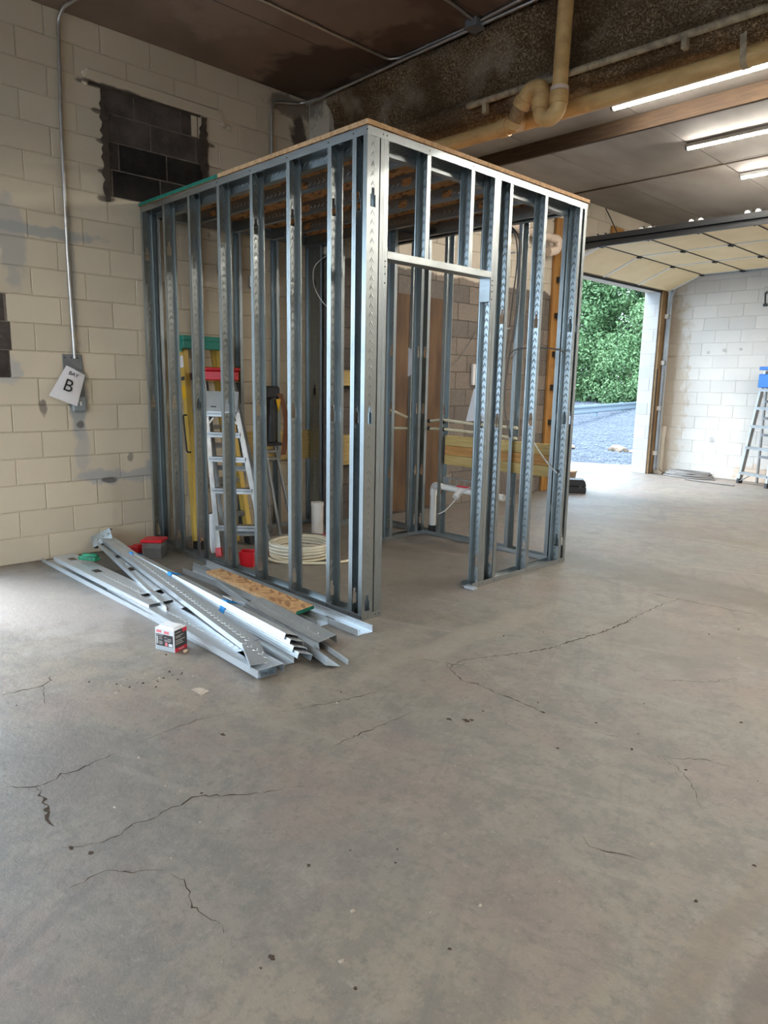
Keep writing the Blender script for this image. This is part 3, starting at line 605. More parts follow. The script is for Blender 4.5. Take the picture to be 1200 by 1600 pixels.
def thin(name, label, cat, path, r, mat, straps=(), n=8, group=None):
    t = thing(name, label, cat, tuple(path[0]), group); tube_obj('pipe', path, r, mat, t, n=n)
    for (p, dr) in straps:
        dr = Vector(dr); p = Vector(p); tube_obj('strap', [p-dr*.012, p+dr*.012], r*1.45, mat, t, n=n)
    return t
t = thin('gas_pipe', 'thin dusty tan pipe clipped along the lower edge of the rough brown beam', 'pipe', [(2.06, 2.52, 3.49), (4.0, 2.52, 3.475), (9, 2.52, 3.47)], .023, 'dusty_pipe')
for x in (2.22, 3.70, 5.4):
    b = MB(); b.box((x-.018, 2.50, 3.40), (x+.018, 2.55, 3.475)); put('pipe_clip', b.mesh('pipe_clip', 'dusty_pipe', .006), t)
thin('conduit', 'galvanized conduit dropping down the block wall to the box behind the paper sign', 'conduit', fillet([(.55, .37, 4.045), (.12, .31, 4.045), (.03, .30, 4.00), (.026, .277, 3.25), (.026, .268, 2.35), (.026, .276, 1.58)], .09, 7), .0125, 'conduit', [((.026, .272, 2.6), (0, 0, 1))], group='metal conduits')
thin('conduit', 'metal conduit rising behind the frame and bending along the top of the brown beam', 'conduit', fillet([(.03, 2.16, 2.85), (.03, 2.165, 3.93), (.03, 2.50, 4.0), (.25, 2.545, 4.005), (2.69, 2.53, 4.03), (9, 2.52, 4.03)], .09, 7), .0145, 'conduit', group='metal conduits')
thin('conduit', 'thin metal conduit bent across the dark ceiling into the junction box', 'conduit', fillet([(1.24, -1.0, 4.046), (1.205, 2.50, 4.046), (1.30, 2.545, 4.046), (2.06, 2.535, 4.046)], .10, 8), .011, 'conduit', [((1.215, 1.72, 4.046), (0, 1, 0)), ((1.60, 2.542, 4.046), (1, 0, 0)), ((1.72, 2.54, 4.046), (1, 0, 0))], group='metal conduits')
thin('conduit', 'short dusty conduit running over the dark ceiling to the far side of the junction box', 'conduit', fillet([(2.20, -1, 4.04), (2.16, 2.15, 4.04), (2.12, 2.46, 4.04)], .2, 5), .014, 'conduit', group='metal conduits')
thin('conduit', 'dusty conduit leaving the junction box along the dark ceiling towards the falling pipe', 'conduit', [(2.16, 2.51, 4.04), (2.72, 2.46, 4.04), (4.0, 2.44, 4.04)], .014, 'conduit', group='metal conduits')
t = thing('junction_box', 'dusty grey junction box on the dark ceiling where conduits meet', 'box', (2.10, 2.50, 4.06)); box_obj('body', (2.05, 2.455, 4.0), (2.155, 2.56, 4.058), 'grey_paint', t, None, .006); box_obj('cover', (2.047, 2.452, 3.994), (2.158, 2.563, 4.0), 'grey_paint', t)

# lamps
def tube_light(x0, x1, y, z, label, drop=.03, hood=False):
    t = thing('tube_light', label, 'light', (x0, y, z), 'tube lights under the ceilings')
    b = MB(); b.tube([(x0+.012, y, z), (x1-.012, y, z)], .021, 12, 0, True); put('lamp_tube', b.mesh('lamp_tube', 'tube_glow'), t)
    b = MB(); b.box((x0, y-.030, z+.022), (x1, y+.030, z+.036))
    for q in (-1, 1): b.box((x0, y+q*.027-.003, z+.0), (x1, y+q*.027+.003, z+.022))
    put('lamp_housing', b.mesh('lamp_housing', 'lamp_white'), t)
    if hood:  # hood added to keep lamp light off the ceiling and upper wall
        b = MB()
        for s in (-1, 1): b.add([(x0, y+s*.02, z+.034), (x1, y+s*.02, z+.034), (x1, y+s*.13, z-.03), (x0, y+s*.13, z-.03)], [(0, 1, 2, 3)]); b.add([(x0, y+s*.02, z+.036), (x1, y+s*.02, z+.036), (x1, y+s*.13, z-.028), (x0, y+s*.13, z-.028)], [(3, 2, 1, 0)])
        put('reflector', b.mesh('reflector', 'lamp_white'), t)
        for f in (.2, .8): tube_obj('hanger_wire', [(x0+(x1-x0)*f, y, z+.03), (x0+(x1-x0)*f, y, 4.06)], .003, 'conduit', t, n=5)
    for x in (x0, x1): tube_obj('end_cap', [(x-.012, y, z+.004), (x+.012, y, z+.004)], .026, 'grey_paint' if x == x0 else 'lamp_white', t)
    for f in (.12, .88):
        x = x0+(x1-x0)*f; box_obj('clip', (x-.01, y-.014, z+.034), (x+.01, y+.014, z+drop+.02), 'conduit', t)
tube_light(2.26, 4.70, 4.27, 3.88, 'glowing tube light in front of the dark wooden beam, nearest the yellow pipe')
tube_light(2.28, 4.72, 5.78, 3.885, 'glowing tube light behind the wooden beam, second from the yellow pipe')
tube_light(2.30, 4.74, 7.22, 3.885, 'short-looking glowing tube light hanging highest above the open garage door')
for x, y, w in ((6.2, 4.27, 'nearest the rough beam'), (6.2, 5.78, 'in the middle row'), (6.2, 7.22, 'in the row above the garage door')): tube_light(x, x+2.44, y, 3.885, 'tube light further along the rear ceiling, '+w)
for x, y, z, w in ((5.6, 1.5, 3.4, 'nearest the rough beam'), (8.6, 1.2, 3.4, 'beside the right wall'), (9.0, -2.2, 3.4, 'second beside the right wall'), (1.6, -3.4, 3.4, 'near the block wall'), (5.6, -6.2, 3.4, 'near the front doors')): tube_light(x, x+2.44, y, z, 'unseen hooded lamp added to light the front bay, '+w, hood=True)  # unseen lamps added to brighten the left wall and floor
# dark wooden beam, brackets
t = solo('timber_beam', (lambda b: (b.box((-5.6, -.02, -.066), (5.6, .02, .077)), b.mesh('timber_beam', 'old_timber', .003))[1])(MB()), 'long dark brown wooden beam fixed under the pale rear ceiling', 'beam', Matrix.Translation((5.92, 4.697, 3.851)))

# ------------------------------------------------------------------ wall box, sign
t = thing('electrical_box', 'grey painted conduit box with switch lever on cream block wall, behind paper sign', 'box', (.013, .26, 1.17))
box_obj('back_plate', (.012, .185, 1.47), (.022, .335, 1.61), 'grey_paint', t, None, .004); box_obj('channel_cover', (.012, .225, 1.26), (.040, .335, 1.50), 'grey_paint', t, None, .008)
sp = box_obj('switch_plate', (.012, .232, 1.165), (.05, .342, 1.285), 'grey_switch', t, 'lighter grey switch cover', .012); box_obj('switch_lever', (.05, .285, 1.215), (.062, .297, 1.245), 'white_trim', sp, 'small white lever')
for dy in (.20, .25, .30): tube_obj('screw', [(.021, dy, 1.585), (.026, dy, 1.585)], .005, 'black_rubber', t)
b = MB(); TL, TR, BR, BL = Vector((.055, .198, 1.524)), Vector((.055, .338, 1.452)), Vector((.080, .252, 1.209)), Vector((.075, .047, 1.293)); n = 10
vs = []
for th in (0, -.0012):
    for j in range(n+1):
        for i in range(n+1):
            s, q = i/n, j/n; p = TL*(1-s)*(1-q)+TR*s*(1-q)+BR*s*q+BL*(1-s)*q; p.x += .012*math.sin(s*3.14)*(1-q*.6)+th; vs.append(p)
m = n+1; fs = [(j*m+i, (j+1)*m+i, (j+1)*m+i+1, j*m+i+1) for j in range(n) for i in range(n)]+[(121+j*m+i, 121+j*m+i+1, 121+(j+1)*m+i+1, 121+(j+1)*m+i) for j in range(n) for i in range(n)]
b.add(vs, fs, 0, True)
t = thing('paper_sign', 'crooked white paper sign reading BAY B taped over the conduit box', 'sign', (.07, .2, 1.36)); put('sheet', b.mesh('sheet', 'paper'), t)
ex = Vector((0, .93, -.40)).normalized()
def signM(y, z, x): return Matrix(((0, 0, 1, x), (ex.y, -ex.z, 0, y), (ex.z, ex.y, 0, z), (0, 0, 0, 1)))
sh = bpy.data.objects['sheet']; text('BAY', .042, signM(.243, 1.455, .0725), sh); text('B', .135, signM(.194, 1.366, .083), sh)

# ------------------------------------------------------------------ the framed room
W, Y0, HT, D1 = 2.745, .874, 2.806, 3.154
fr = thing('framed_room', 'tall galvanized steel stud room frame with wooden roof sheets and open doorway', 'framework', (1.37, 2.0, 0))
HO = (.30, .91, 1.52, 2.13, 2.58)
def stud(x, y, opn, z0=.002, z1=2.795, holes=None, mat='galvanized_steel', name='stud', web=.092, label=None):
    hs = [h-z0 for h in (HO if holes is None else holes) if z0+.08 < h < z1-.08]
    return put(name, channel(z1-z0, mat, web, .033, .008, hs), fr, post_m(x, y, z0, opn), label)
YC = Y0+.046
HF = (.12, 1.24, 2.44)
stud(.012, YC, (1, 0, 0), holes=HF)
for x in (.39, .78, 1.19, 1.60, 2.005, 2.405): stud(x, YC, (1, 0, 0), holes=HF)
stud(2.622, YC, (1, 0, 0), holes=HF)
stud(W-.001, YC, (-1, 0, 0), holes=(.10, 1.24, 2.44))
XC = W-.046
for y, o in ((.975, 1), (1.037, -1)): stud(XC, y, (0, o, 0), holes=(1.24,))
for y in (1.386, 1.797): stud(XC, y, (0, -1, 0), 2.172, 2.795, (), name='cripple_stud')
stud(XC, 2.036, (0, -1, 0), holes=(.18, 1.18, 2.5)); stud(XC, 2.038, (0, 1, 0), holes=(.18, 1.18))
for y in (2.206, 2.622, 3.087): stud(XC, y, (0, -1, 0), holes=(.18, 1.18, 1.9))
stud(XC, D1-.002, (0, -1, 0), holes=(.18, 1.18))
YB = D1-.046
for x in (1.395, 1.80, 2.19, 2.60): stud(x, YB, (1, 0, 0), holes=(.45, 1.20))
for x in (.50, .98): stud(x, YB, (1, 0, 0), holes=(.45, 1.20))
for y, o in ((2.62, -1), (2.965, -1), (3.055, -1)): stud(1.195, y, (0, o, 0), holes=(.14, .62, 1.2, 1.72))
for y in (1.0, 1.37, 1.775, 2.185, 2.60): stud(.056, y, (0, -1, 0), holes=(1.2, 2.3))
stud(.17, 2.555, (0, 1, 0), z0=.002, z1=2.72, holes=(1.35, 2.36), web=.155, name='wide_stud')
stud(.40, 2.70, (0, -1, 0), holes=(1.2,)); stud(.40, 3.02, (0, -1, 0), holes=(1.2,))
def track(a, b_, opn, web=.0945, fl_=.036, name='track', mat='galvanized_plain'):
    a, b_ = Vector(a), Vector(b_); return put(name, channel((b_-a).length, mat, web, fl_, 0), fr, frame(a, b_-a, opn))
UP, DN = (0, 0, 1), (0, 0, -1)
track((0.011, YC, .0015), (W, YC, .0015), UP); track((.011, YC, HT), (W, YC, HT), DN, fl_=.045, name='top_track')
track((XC, 1.94, .0015), (XC, D1, .0015), UP); track((XC, Y0, HT), (XC, D1, HT), DN, fl_=.045, name='top_track'); track((XC, .93, .0015), (XC, 1.04, .0015), UP)
track((.42, YB, .0015), (2.65, YB, .0015), UP); track((.42, YB, HT), (2.65, YB, HT), DN, fl_=.045, name='top_track')
track((1.195, 2.52, .0015), (1.195, 3.06, .0015), UP); track((1.195, 2.52, HT-.004), (1.195, 3.06, HT-.004), DN, fl_=.05, name='top_track')
track((.048, .98, .0015), (.048, 2.6, .0015), UP); track((.048, .98, HT-.004), (.048, 2.6, HT-.004), DN, fl_=.05, name='top_track')
track((.09, 2.562, 2.76), (.44, 2.562, 2.76), DN, web=.09, fl_=.05, name='top_track'); track((.40, 2.6, .0015), (.40, 3.06, .0015), UP)
# door header: a track with its end tabs bent down over the jambs
track((XC, 1.04, 2.137), (XC, 2.002, 2.137), UP, fl_=.040, name='door_header')
for y in (1.0395, 2.0): box_obj('header_tab', (XC-.044, y-.0012, 1.985), (XC+.044, y+.0012, 2.137), 'galvanized_plain', fr)
for y in (1.022, 2.019):
    for z in (2.0, 2.05, 2.09, 2.12): tube_obj('screw_head', [(W-.001, y, z), (W+.0025, y, z)], .0045, 'dark_steel', fr, n=8)
for x in [.39, .78, 1.19, 1.60, 2.005, 2.405, 2.622, 2.735]:
    for z in (.02, HT-.022): tube_obj('screw_head', [(x+.008, Y0+.001, z), (x+.008, Y0-.0035, z)], .0042, 'dark_steel', fr, n=8)
for y in (.99, 1.02, 1.37, 1.78, 2.02, 2.055, 2.19, 2.605, 3.07, 3.14):
    for z in (.02, HT-.022):
        if z < 1 and 1.1 < y < 1.9: continue
        tube_obj('screw_head', [(W-.001, y, z), (W+.0025, y, z)], .0042, 'dark_steel', fr, n=8)
# roof: rim tracks, joists with square service holes, two OSB sheets
put('rim_track', channel(2.46, 'galvanized_steel', .088, .05, 0), fr, frame((.10, .972, 2.762), (1, 0, 0), (0, 1, 0)))
put('rim_track', channel(2.16, 'galvanized_steel', .088, .05, 0), fr, frame((.42, 3.055, 2.762), (1, 0, 0), (0, -1, 0)))
put('rim_track', channel(2.06, 'galvanized_steel', .088, .05, 0), fr, frame((W-.097, .98, 2.762), (0, 1, 0), (-1, 0, 0)))
put('rim_track', channel(1.60, 'galvanized_steel', .088, .05, 0), fr, frame((.098, .98, 2.762), (0, 1, 0), (1, 0, 0)))
for k, y in enumerate((1.28, 1.68, 2.09, 2.50, 2.90)):
    put('joist', channel(2.53 if y < 2.55 else 2.205, 'galvanized_steel', .088, .04, .008, [.35+.1*(k % 3), .95+.1*(k % 2), 1.55+.08*(k % 3), 2.15], True), fr, frame((.105 if y < 2.55 else .43, y, 2.763), (1, 0, 0), (0, 1, 0)))
for (xa, xb, ed, lab) in ((.004, 1.222, 'teal_edge', 'sheet with green painted edge'), (1.225, 2.757, 'osb_edge', 'sheet with raw tan edge')):
    b = MB(); z0, z1, ya, yb = HT+.002, HT+.027, Y0-.012, D1+.01
    pl = [(xa, ya), (xb, ya), (xb, yb), (xa, yb)] if xa > 1 else [(.012, ya), (xb, ya), (xb, yb), (.325, yb), (.325, 2.60), (.012, 2.60)]
    b.prism(pl, z1-z0, Matrix.Translation((0, 0, z0))); b.mi = [3, 1]+[2]*len(pl)
    put('osb_sheet', b.mesh('osb_sheet', ['osb', 'osb', ed, 'osb_underside']), fr, None, lab)
# timber blocking screwed between the studs
def blocking(lo, hi, mat='treated_pine'): box_obj('blocking', lo, hi, mat, fr, 'yellow-brown treated wood', .003)
for x0, x1 in ((1.43, 1.797), (1.803, 2.187), (2.194, 2.58)):
    for z0, z1, m in ((.872, .962, 'treated_pine'), (.785, .870, 'orange_pine'), (.692, .783, 'treated_pine')): blocking((x0, 3.105, z0), (x1, 3.143, z1), m)
for y0, y1, z0, z1 in ((1.40, 1.773, 1.415, 1.552), (1.80, 2.183, .66, .955), (2.21, 2.598, .66, .95)): blocking((.012, y0, z0), (.048, y1, z1))
for z0, z1 in ((1.40, 1.55), (.61, .915)): blocking((.365, 2.73, z0), (.40, 2.99, z1))
o = box_obj('shim', (2.70, 1.905, .002), (2.79, 1.945, .02), 'galvanized_bright', fr)

# ------------------------------------------------------------------ services running through the frame
t = thing('drain_pipe', 'white plastic drain pipe with elbow standing on a black coupling in the frame', 'pipe', (1.29, 3.13, 0))
tube_obj('riser', [(1.29, 3.125, .03), (1.29, 3.125, .40)], .030, 'white_pvc', t, n=14)
tube_obj('elbow', fillet([(1.29, 3.125, .38), (1.29, 3.125, .475), (1.40, 3.10, .478)], .07, 7), .034, 'white_pvc', t, n=14)
tube_obj('cross_pipe', [(1.39, 3.10, .478), (2.15, 3.09, .465)], .029, 'white_pvc', t, n=14)
tube_obj('tee', [(1.655, 3.09, .47), (1.655, 3.02, .41)], .032, 'white_pvc', t, n=14)
tube_obj('coupling', [(1.29, 3.125, .0), (1.29, 3.125, .085)], .041, 'black_rubber', t, 'black rubber coupling', n=14)
t = thing('pipe_bracket', 'punched steel bracket with an orange label above the white drain pipe', 'bracket', (1.65, 3.09, .51)); 
put('plate', channel(.62, 'galvanized_plain', .07, .02, 0, (.12, .22, .32), True), t, frame((1.45, 3.075, .545), (1, 0, -.02), (0, 1, 0)))
box_obj('label_strip', (1.63, 3.06, .506), (1.80, 3.064, .520), 'box_red', t, 'orange-red strip')
for z0, lab, pts in ((1.10, 'cream plastic water line through the rear studs, upper of the two', [(.72, 3.09, 1.17), (1.02, 3.09, 1.095), (1.24, 3.095, 1.09), (1.42, 3.095, 1.105), (1.80, 3.09, 1.088), (2.25, 3.09, 1.08)]), (1.0, 'cream plastic water line through the rear studs, lower of the two', [(.72, 3.09, .99), (1.24, 3.095, 1.015), (1.42, 3.095, 1.02), (1.80, 3.09, 1.012), (2.25, 3.09, .99)])):
    t = thing('water_line', lab, 'pipe', pts[0], 'cream water lines'); wp = tube_obj('pipe', smooth(pts, 5), .0125, 'cream_pex', t)
    for x in (1.24, 1.42): tube_obj('grommet', [(x-.012, 3.095, pts[2][2]-.001), (x+.012, 3.095, pts[2][2]-.001)], .019, 'black_rubber', wp, 'black grommet')
t = thing('waste_pipe', 'pinkish white pipe with a bent end fixed high on the far block wall', 'pipe', (.45, 5.2, 3.3))
box_obj('wall_bracket', (XF, 5.45, 3.26), (.42, 5.50, 3.35), 'dark_steel', t); tube_obj('pipe', [(.42, 4.9, 3.315), (.45, 6.12, 3.29)], .052, 'pinkish_pvc', t, n=14); tube_obj('bend', fillet([(.45, 6.10, 3.29), (.47, 6.30, 3.28), (.47, 6.27, 3.15), (.45, 6.10, 3.11)], .09, 6), .055, 'pinkish_pvc', t, n=14)
def cable(pts, r, mat, label, n=6, ties=()):
    t = thing('cable', label, 'cable', pts[0], 'loose cables in and around the frame'); tube_obj('wire', smooth(pts, 6), r, mat, t, n=n)
    for p in ties: tube_obj('tie', [Vector(p)-Vector((.02, 0, 0)), Vector(p)+Vector((.02, 0, 0))], .007, 'cable_white', t)
cable([(2.02, 3.04, 2.75), (2.16, 3.03, 2.66), (2.20, 3.04, 2.45), (2.17, 3.04, 2.1), (2.14, 3.04, 1.75), (2.10, 3.04, 1.45), (2.07, 3.05, 1.2), (2.04, 3.05, .95)], .006, 'cable_grey', 'grey cable hanging straight down the rear studs beside the door jamb', ties=[(2.16, 3.03, 2.5), (2.145, 3.03, 1.9), (2.11, 3.03, 1.5)])
cable([(2.08, 3.05, 2.75), (2.20, 3.05, 2.60), (2.22, 3.05, 2.3), (2.19, 3.05, 1.9), (2.15, 3.05, 1.6), (2.13, 3.05, 1.3), (2.20, 3.05, 1.0)], .006, 'cable_grey', 'second grey cable hanging beside the first with its foot kicked aside')
cable([(2.16, 3.035, 1.60), (2.19, 3.03, 1.70), (2.30, 3.02, 1.735), (2.50, 3.02, 1.735), (2.66, 3.02, 1.715), (2.70, 3.04, 1.69)], .006, 'cable_grey', 'grey cable arching level across the rear studs at head height')
cable([(2.36, 3.03, 1.22), (2.45, 3.03, 1.0), (2.56, 3.05, .85), (2.68, 3.06, .74)], .006, 'cable_white', 'white cable drooping across the frame corner next to the wooden post')
cable([(1.43, 3.05, .22), (1.52, 3.04, .27), (1.62, 3.03, .36), (1.70, 3.04, .46), (1.80, 3.06, .52)], .006, 'cable_white', 'white cable curving up from the floor to the white drain pipe')
cable([(.33, 4.25, 1.56), (.36, 4.5, 1.70), (.36, 4.75, 1.95), (.34, 5.05, 2.25)], .006, 'cable_grey', 'thin cable slanting up across the bare grey blocks')
cable([(.33, 2.72, 2.72), (.28, 2.66, 2.66), (.24, 2.50, 2.52), (.27, 2.47, 2.34), (.34, 2.50, 2.20), (.36, 2.60, 2.12)], .005, 'cable_white', 'coil of white cable hanging in the dark rear corner under the roof')
t = thing('paper_sheet', 'white drawing sheet hung on the rear studs above the wooden blocking', 'paper', (1.85, 3.03, 1.12))
b = MB(); b.prism([(-.095, -.14), (.12, -.13), (.10, .15), (-.02, .145)], .0015, frame((1.84, 3.02, 1.255), (1, 0, 0), (0, -1, 0))); put('sheet', b.mesh('sheet', 'paper'), t)
for k in range(4): box_obj('drawn_line', (1.83+.012*k, 3.0175, 1.19+.04*k), (1.92, 3.0195, 1.192+.04*k), 'faint_ink', t)
o = box_obj('white_panel', (XF+.014, 4.82, 1.43), (XF+.05, 4.95, 1.68), 'white_trim', None, None, .004); o['label'] = 'small white box on the bare grey blocks above the drawing sheet'; o['category'] = 'box'
b = MB(); b.prism([(-.05, -.13), (.03, -.10), (.085, 0), (.035, .10), (-.05, .14)], .0015, frame((1.05, 3.03, 1.63), (1, 0, 0), (0, -1, 0))); o = solo('torn_paper', b.mesh('torn_paper', 'paper'), 'torn white scrap of paper hanging on the stud in front of the plywood', 'paper')
# far-wall brackets seen between the front studs
for (y, z, lab) in ((1.62, 2.42, 'small grey electrical box on cream blocks just under the roof, nearer the sign'), (1.95, 2.33, 'small open metal box with a bright face on the cream blocks inside the frame')):
    t = thing('outlet_box', lab, 'box', (.014, y, z)); box_obj('body', (.013, y-.05, z-.05), (.05, y+.05, z+.05), 'conduit', t, None, .006); box_obj('face', (.05, y-.035, z-.035), (.053, y+.035, z+.035), 'galvanized_bright' if y > 1.8 else 'grey_paint', t)

# ------------------------------------------------------------------ garage door, jambs, tracks
def timber(lo, hi, mat, label, name='door_post'):
    o = box_obj(name, lo, hi, mat, None, label, .004); o['category'] = 'post'; return o
timber((XF+.012, 6.42, 0), (XF+.052, 6.60, 3.60), 'jamb_timber', 'orange wooden door post with dark brackets rising behind the metal frame')
timber((XF+.012, 9.62, 0), (XF+.05, 9.80, 3.05), 'brown_timber', 'weathered brown wooden door post beside the white reveal and steel track')
timber((XF+.052, 9.60, 0), (XF+.068, 9.64, 1.75), 'old_timber', 'thin split brown board nailed along the weathered door post', 'door_stop')
timber((XF+.012, 7.86, 3.40), (XF+.05, 8.19, 3.72), 'jamb_timber', 'short wooden block fixed to the block wall above the garage door', 'wall_block')
def dtrack(y, mat, label):
    t = thing('door_track', label, 'track', (.40, y, 0))
    pts = fillet([(.395, y, .01), (.395, y, 3.22), (4.2, y, 3.235)], .38, 10); s = .032
    b = MB()
    for side in (-1, 1):
        vs = []
        for i, p in enumerate(pts):
            a = (pts[min(i+1, len(pts)-1)]-pts[max(i-1, 0)]).normalized(); nn = Vector((-a.z, 0, a.x))
            vs += [p+nn*s*side+Vector((0, -.02, 0)), p+nn*s*side+Vector((0, .02, 0))]
        b.add(vs, [(2*i, 2*i+1, 2*i+3, 2*i+2) for i in range(len(pts)-1)])
    vs = []
    yo = .02 if y > 8 else -.02
    for i, p in enumerate(pts):
        a = (pts[min(i+1, len(pts)-1)]-pts[max(i-1, 0)]).normalized(); nn = Vector((-a.z, 0, a.x)); vs += [p-nn*s+Vector((0, yo, 0)), p+nn*s+Vector((0, yo, 0))]
    b.add(vs, [(2*i, 2*i+1, 2*i+3, 2*i+2) for i in range(len(pts)-1)]); put('rail', b.mesh('rail', mat), t)
    for z in ((.25, .95, 1.42, 1.86, 2.36, 2.82) if y < 8 else (.35, 1.1, 1.85, 2.6)): box_obj('track_bracket', (.353, y-(.125 if y < 8 else .06), z-.035), (.40, y+.03, z+.035), 'dark_steel' if y < 8 else 'white_trim', t)
    if y < 8: box_obj('support_angle', (.52, y-.045, 3.255), (4.2, y-.035, 3.325), 'dark_steel', t); box_obj('support_flange', (.52, y-.045, 3.255), (4.2, y+.02, 3.262), 'dark_steel', t)
    else: box_obj('support_angle', (.70, y+.035, 3.25), (4.2, y+.045, 3.30), 'conduit', t)
    return t
dtrack(6.60, 'dark_steel', 'dark steel door track edging the raised garage door, next to the metal frame')
dtrack(9.79, 'galvanized_bright', 'pale galvanized door track climbing the corner by the back wall')
gd = thing('garage_door', 'raised sectional garage door with tan insulated panels under the rear ceiling', 'door', (2.0, 8.2, 3.2))
edges = [(.36, 2.985), (.885, 3.21), (1.495, 3.218), (2.10, 3.222), (2.71, 3.226), (3.32, 3.23)]
ysd = [6.64, 7.67, 8.715, 9.755]
for i, (a, c) in enumerate(zip(edges, edges[1:])):
    dv = Vector((c[0]-a[0], 0, c[1]-a[1])); L = dv.length
    for y0, y1 in zip(ysd, ysd[1:]):
        M = frame((a[0], (y0+y1)/2, a[1]), dv, (0, 0, 1)); w = (y1-y0)/2; b = MB(); b.box((.012, -w+.022, .004), (L-.012, w-.022, .045)); put('foam_panel', b.mesh('foam_panel', 'foam', .004), gd, M)
    M = frame((a[0], 8.2, a[1]), dv, (0, 0, 1)); b = MB(); b.box((.003, -1.56, .028), (L-.003, 1.56, .05)); put('door_skin', b.mesh('door_skin', 'white_trim'), gd, M)
    for y in ysd:
        M = frame((a[0], y, a[1]), dv, (0, 0, 1)); b = MB(); b.box((.004, -.022, -.003), (L-.004, .022, .03)); put('stile', b.mesh('stile', 'white_trim'), gd, M)
    if i:
        for y in ysd:
            hb = MB(); hb.box((-.035, -.028, -.02), (.035, .028, -.003)); hb.tube([(0, -.04, -.018), (0, .04, -.018)], .009, 8); put('hinge', hb.mesh('hinge', 'dark_steel'), gd, Matrix.Translation((a[0], y, a[1])))
        b = MB(); b.box((a[0]-.005, 6.64, a[1]-.004), (a[0]+.005, 9.755, a[1]+.004)); put('joint', b.mesh('joint', 'dark_steel'), gd)
        for dx in (-.055, .055):
            rb = box_obj('roller_bracket', (a[0]+dx-.03, 6.59, a[1]+.03), (a[0]+dx+.03, 6.60, a[1]+.14), 'black_rubber', gd); tube_obj('roller', [(a[0]+dx, 6.56, a[1]+.105), (a[0]+dx, 6.585, a[1]+.105)], .026, 'white_trim', rb)
b = MB(); b.tube([(.315, 6.62, 2.977), (.315, 9.77, 2.977)], .016, 8); put('bottom_seal', b.mesh('bottom_seal', 'black_rubber'), gd)
cable([(.33, 7.65, 3.92), (.40, 7.72, 3.75), (.47, 7.85, 3.52), (.50, 8.0, 3.28)], .008, 'black_rubber', 'black wire dangling from the rear ceiling over the raised garage door')
# corner pipe, wall hook, hose heap
t = thing('corner_pipe', 'cream painted stub pipe standing in the corner by the back wall', 'pipe', (.42, 9.94, 0)); tube_obj('pipe', [(.385, 9.95, 0), (.385, 9.95, .80)], .055, 'rear_block_paint', t, n=14); tube_obj('collar', [(.385, 9.95, .62), (.385, 9.95, .80)], .063, 'rear_block_paint', t, n=14)
t = thing('wall_hook', 'dark metal bracket high on the white back wall over the ladder', 'bracket', (1.79, 10.0, 2.7)); box_obj('plate', (1.76, 9.98, 2.86), (1.84, 10.006, 2.98), 'conduit', t, None, .006); tube_obj('arm', smooth([(1.80, 9.985, 2.9), (1.80, 9.93, 2.86), (1.80, 9.97, 2.72)], 4), .012, 'dark_steel', t); box_obj('foot', (1.775, 9.95, 2.69), (1.825, 10.006, 2.73), 'dark_steel', t)
t = thing('hose_heap', 'flat tangled heap of grey cable on the floor below the white wall', 'cable', (1.0, 9.8, 0))
for k in range(6):
    pts = [(1.0+.42*math.cos(a)*(1-.05*k)+R.uniform(-.03, .03), 9.72+.17*math.sin(a)*(1-.06*k)+R.uniform(-.02, .02), .012+.017*k) for a in [i*.55 for i in range(12)]]
    tube_obj('loop', smooth(pts, 4), .013, 'cable_grey', t, n=6)
cable([(1.1, 9.35, .012), (1.4, 9.30, .012), (1.9, 9.22, .012)], .012, 'cable_grey', 'straight grey cable end lying on the floor in front of the cable heap')
b = MB(); b.box((-.06, -.04, 0), (.06, .04, .07)); b.box((.02, -.05, 0), (.10, .02, .05)); solo('wood_chunk', b.mesh('wood_chunk', 'tan_stone', .01), 'small pale chunk of wood on the floor at the corner by the cable heap', 'wood', Matrix.Translation((.47, 9.72, 0)))

# black case and bucket
t = thing('tool_case', 'black plastic tool case on the floor behind the frame corner, before the tan bucket', 'case', (.67, 6.68, 0))
M = Matrix.Translation((.67, 6.70, 0)) @ Matrix.Rotation(.62, 4, 'Z'); b = MB(); b.prism([(-.17, 0), (.17, 0), (.17, .09), (-.17, .09)], .24, M @ Matrix.Rotation(math.pi/2, 4, 'X') @ Matrix.Translation((0, 0, -.12))); put('base', b.mesh('base', 'black_plastic', .012), t)
b = MB(); b.prism([(-.17, 0), (.17, 0), (.15, .07), (.12, .09), (-.12, .09), (-.15, .07)], .24, M @ Matrix.Rotation(math.pi/2, 4, 'X') @ Matrix.Translation((0, .095, -.12))); put('lid', b.mesh('lid', 'black_plastic', .008), t)
for s in (-.09, .09): b = MB(); b.box((s-.02, -.132, .06), (s+.02, -.12, .12), 0, M); put('latch', b.mesh('latch', 'dark_steel'), t)
t = thing('bucket', 'tan cardboard-brown tub standing behind the black tool case', 'bucket', (.42, 6.95, 0)); b = MB(); b.lathe([(.10, 0), (.125, .24), (.135, .24), (.135, .26), (.12, .26), (.095, .02)], (.42, 6.95, 0), 20); put('body', b.mesh('body', 'cardboard'), t)

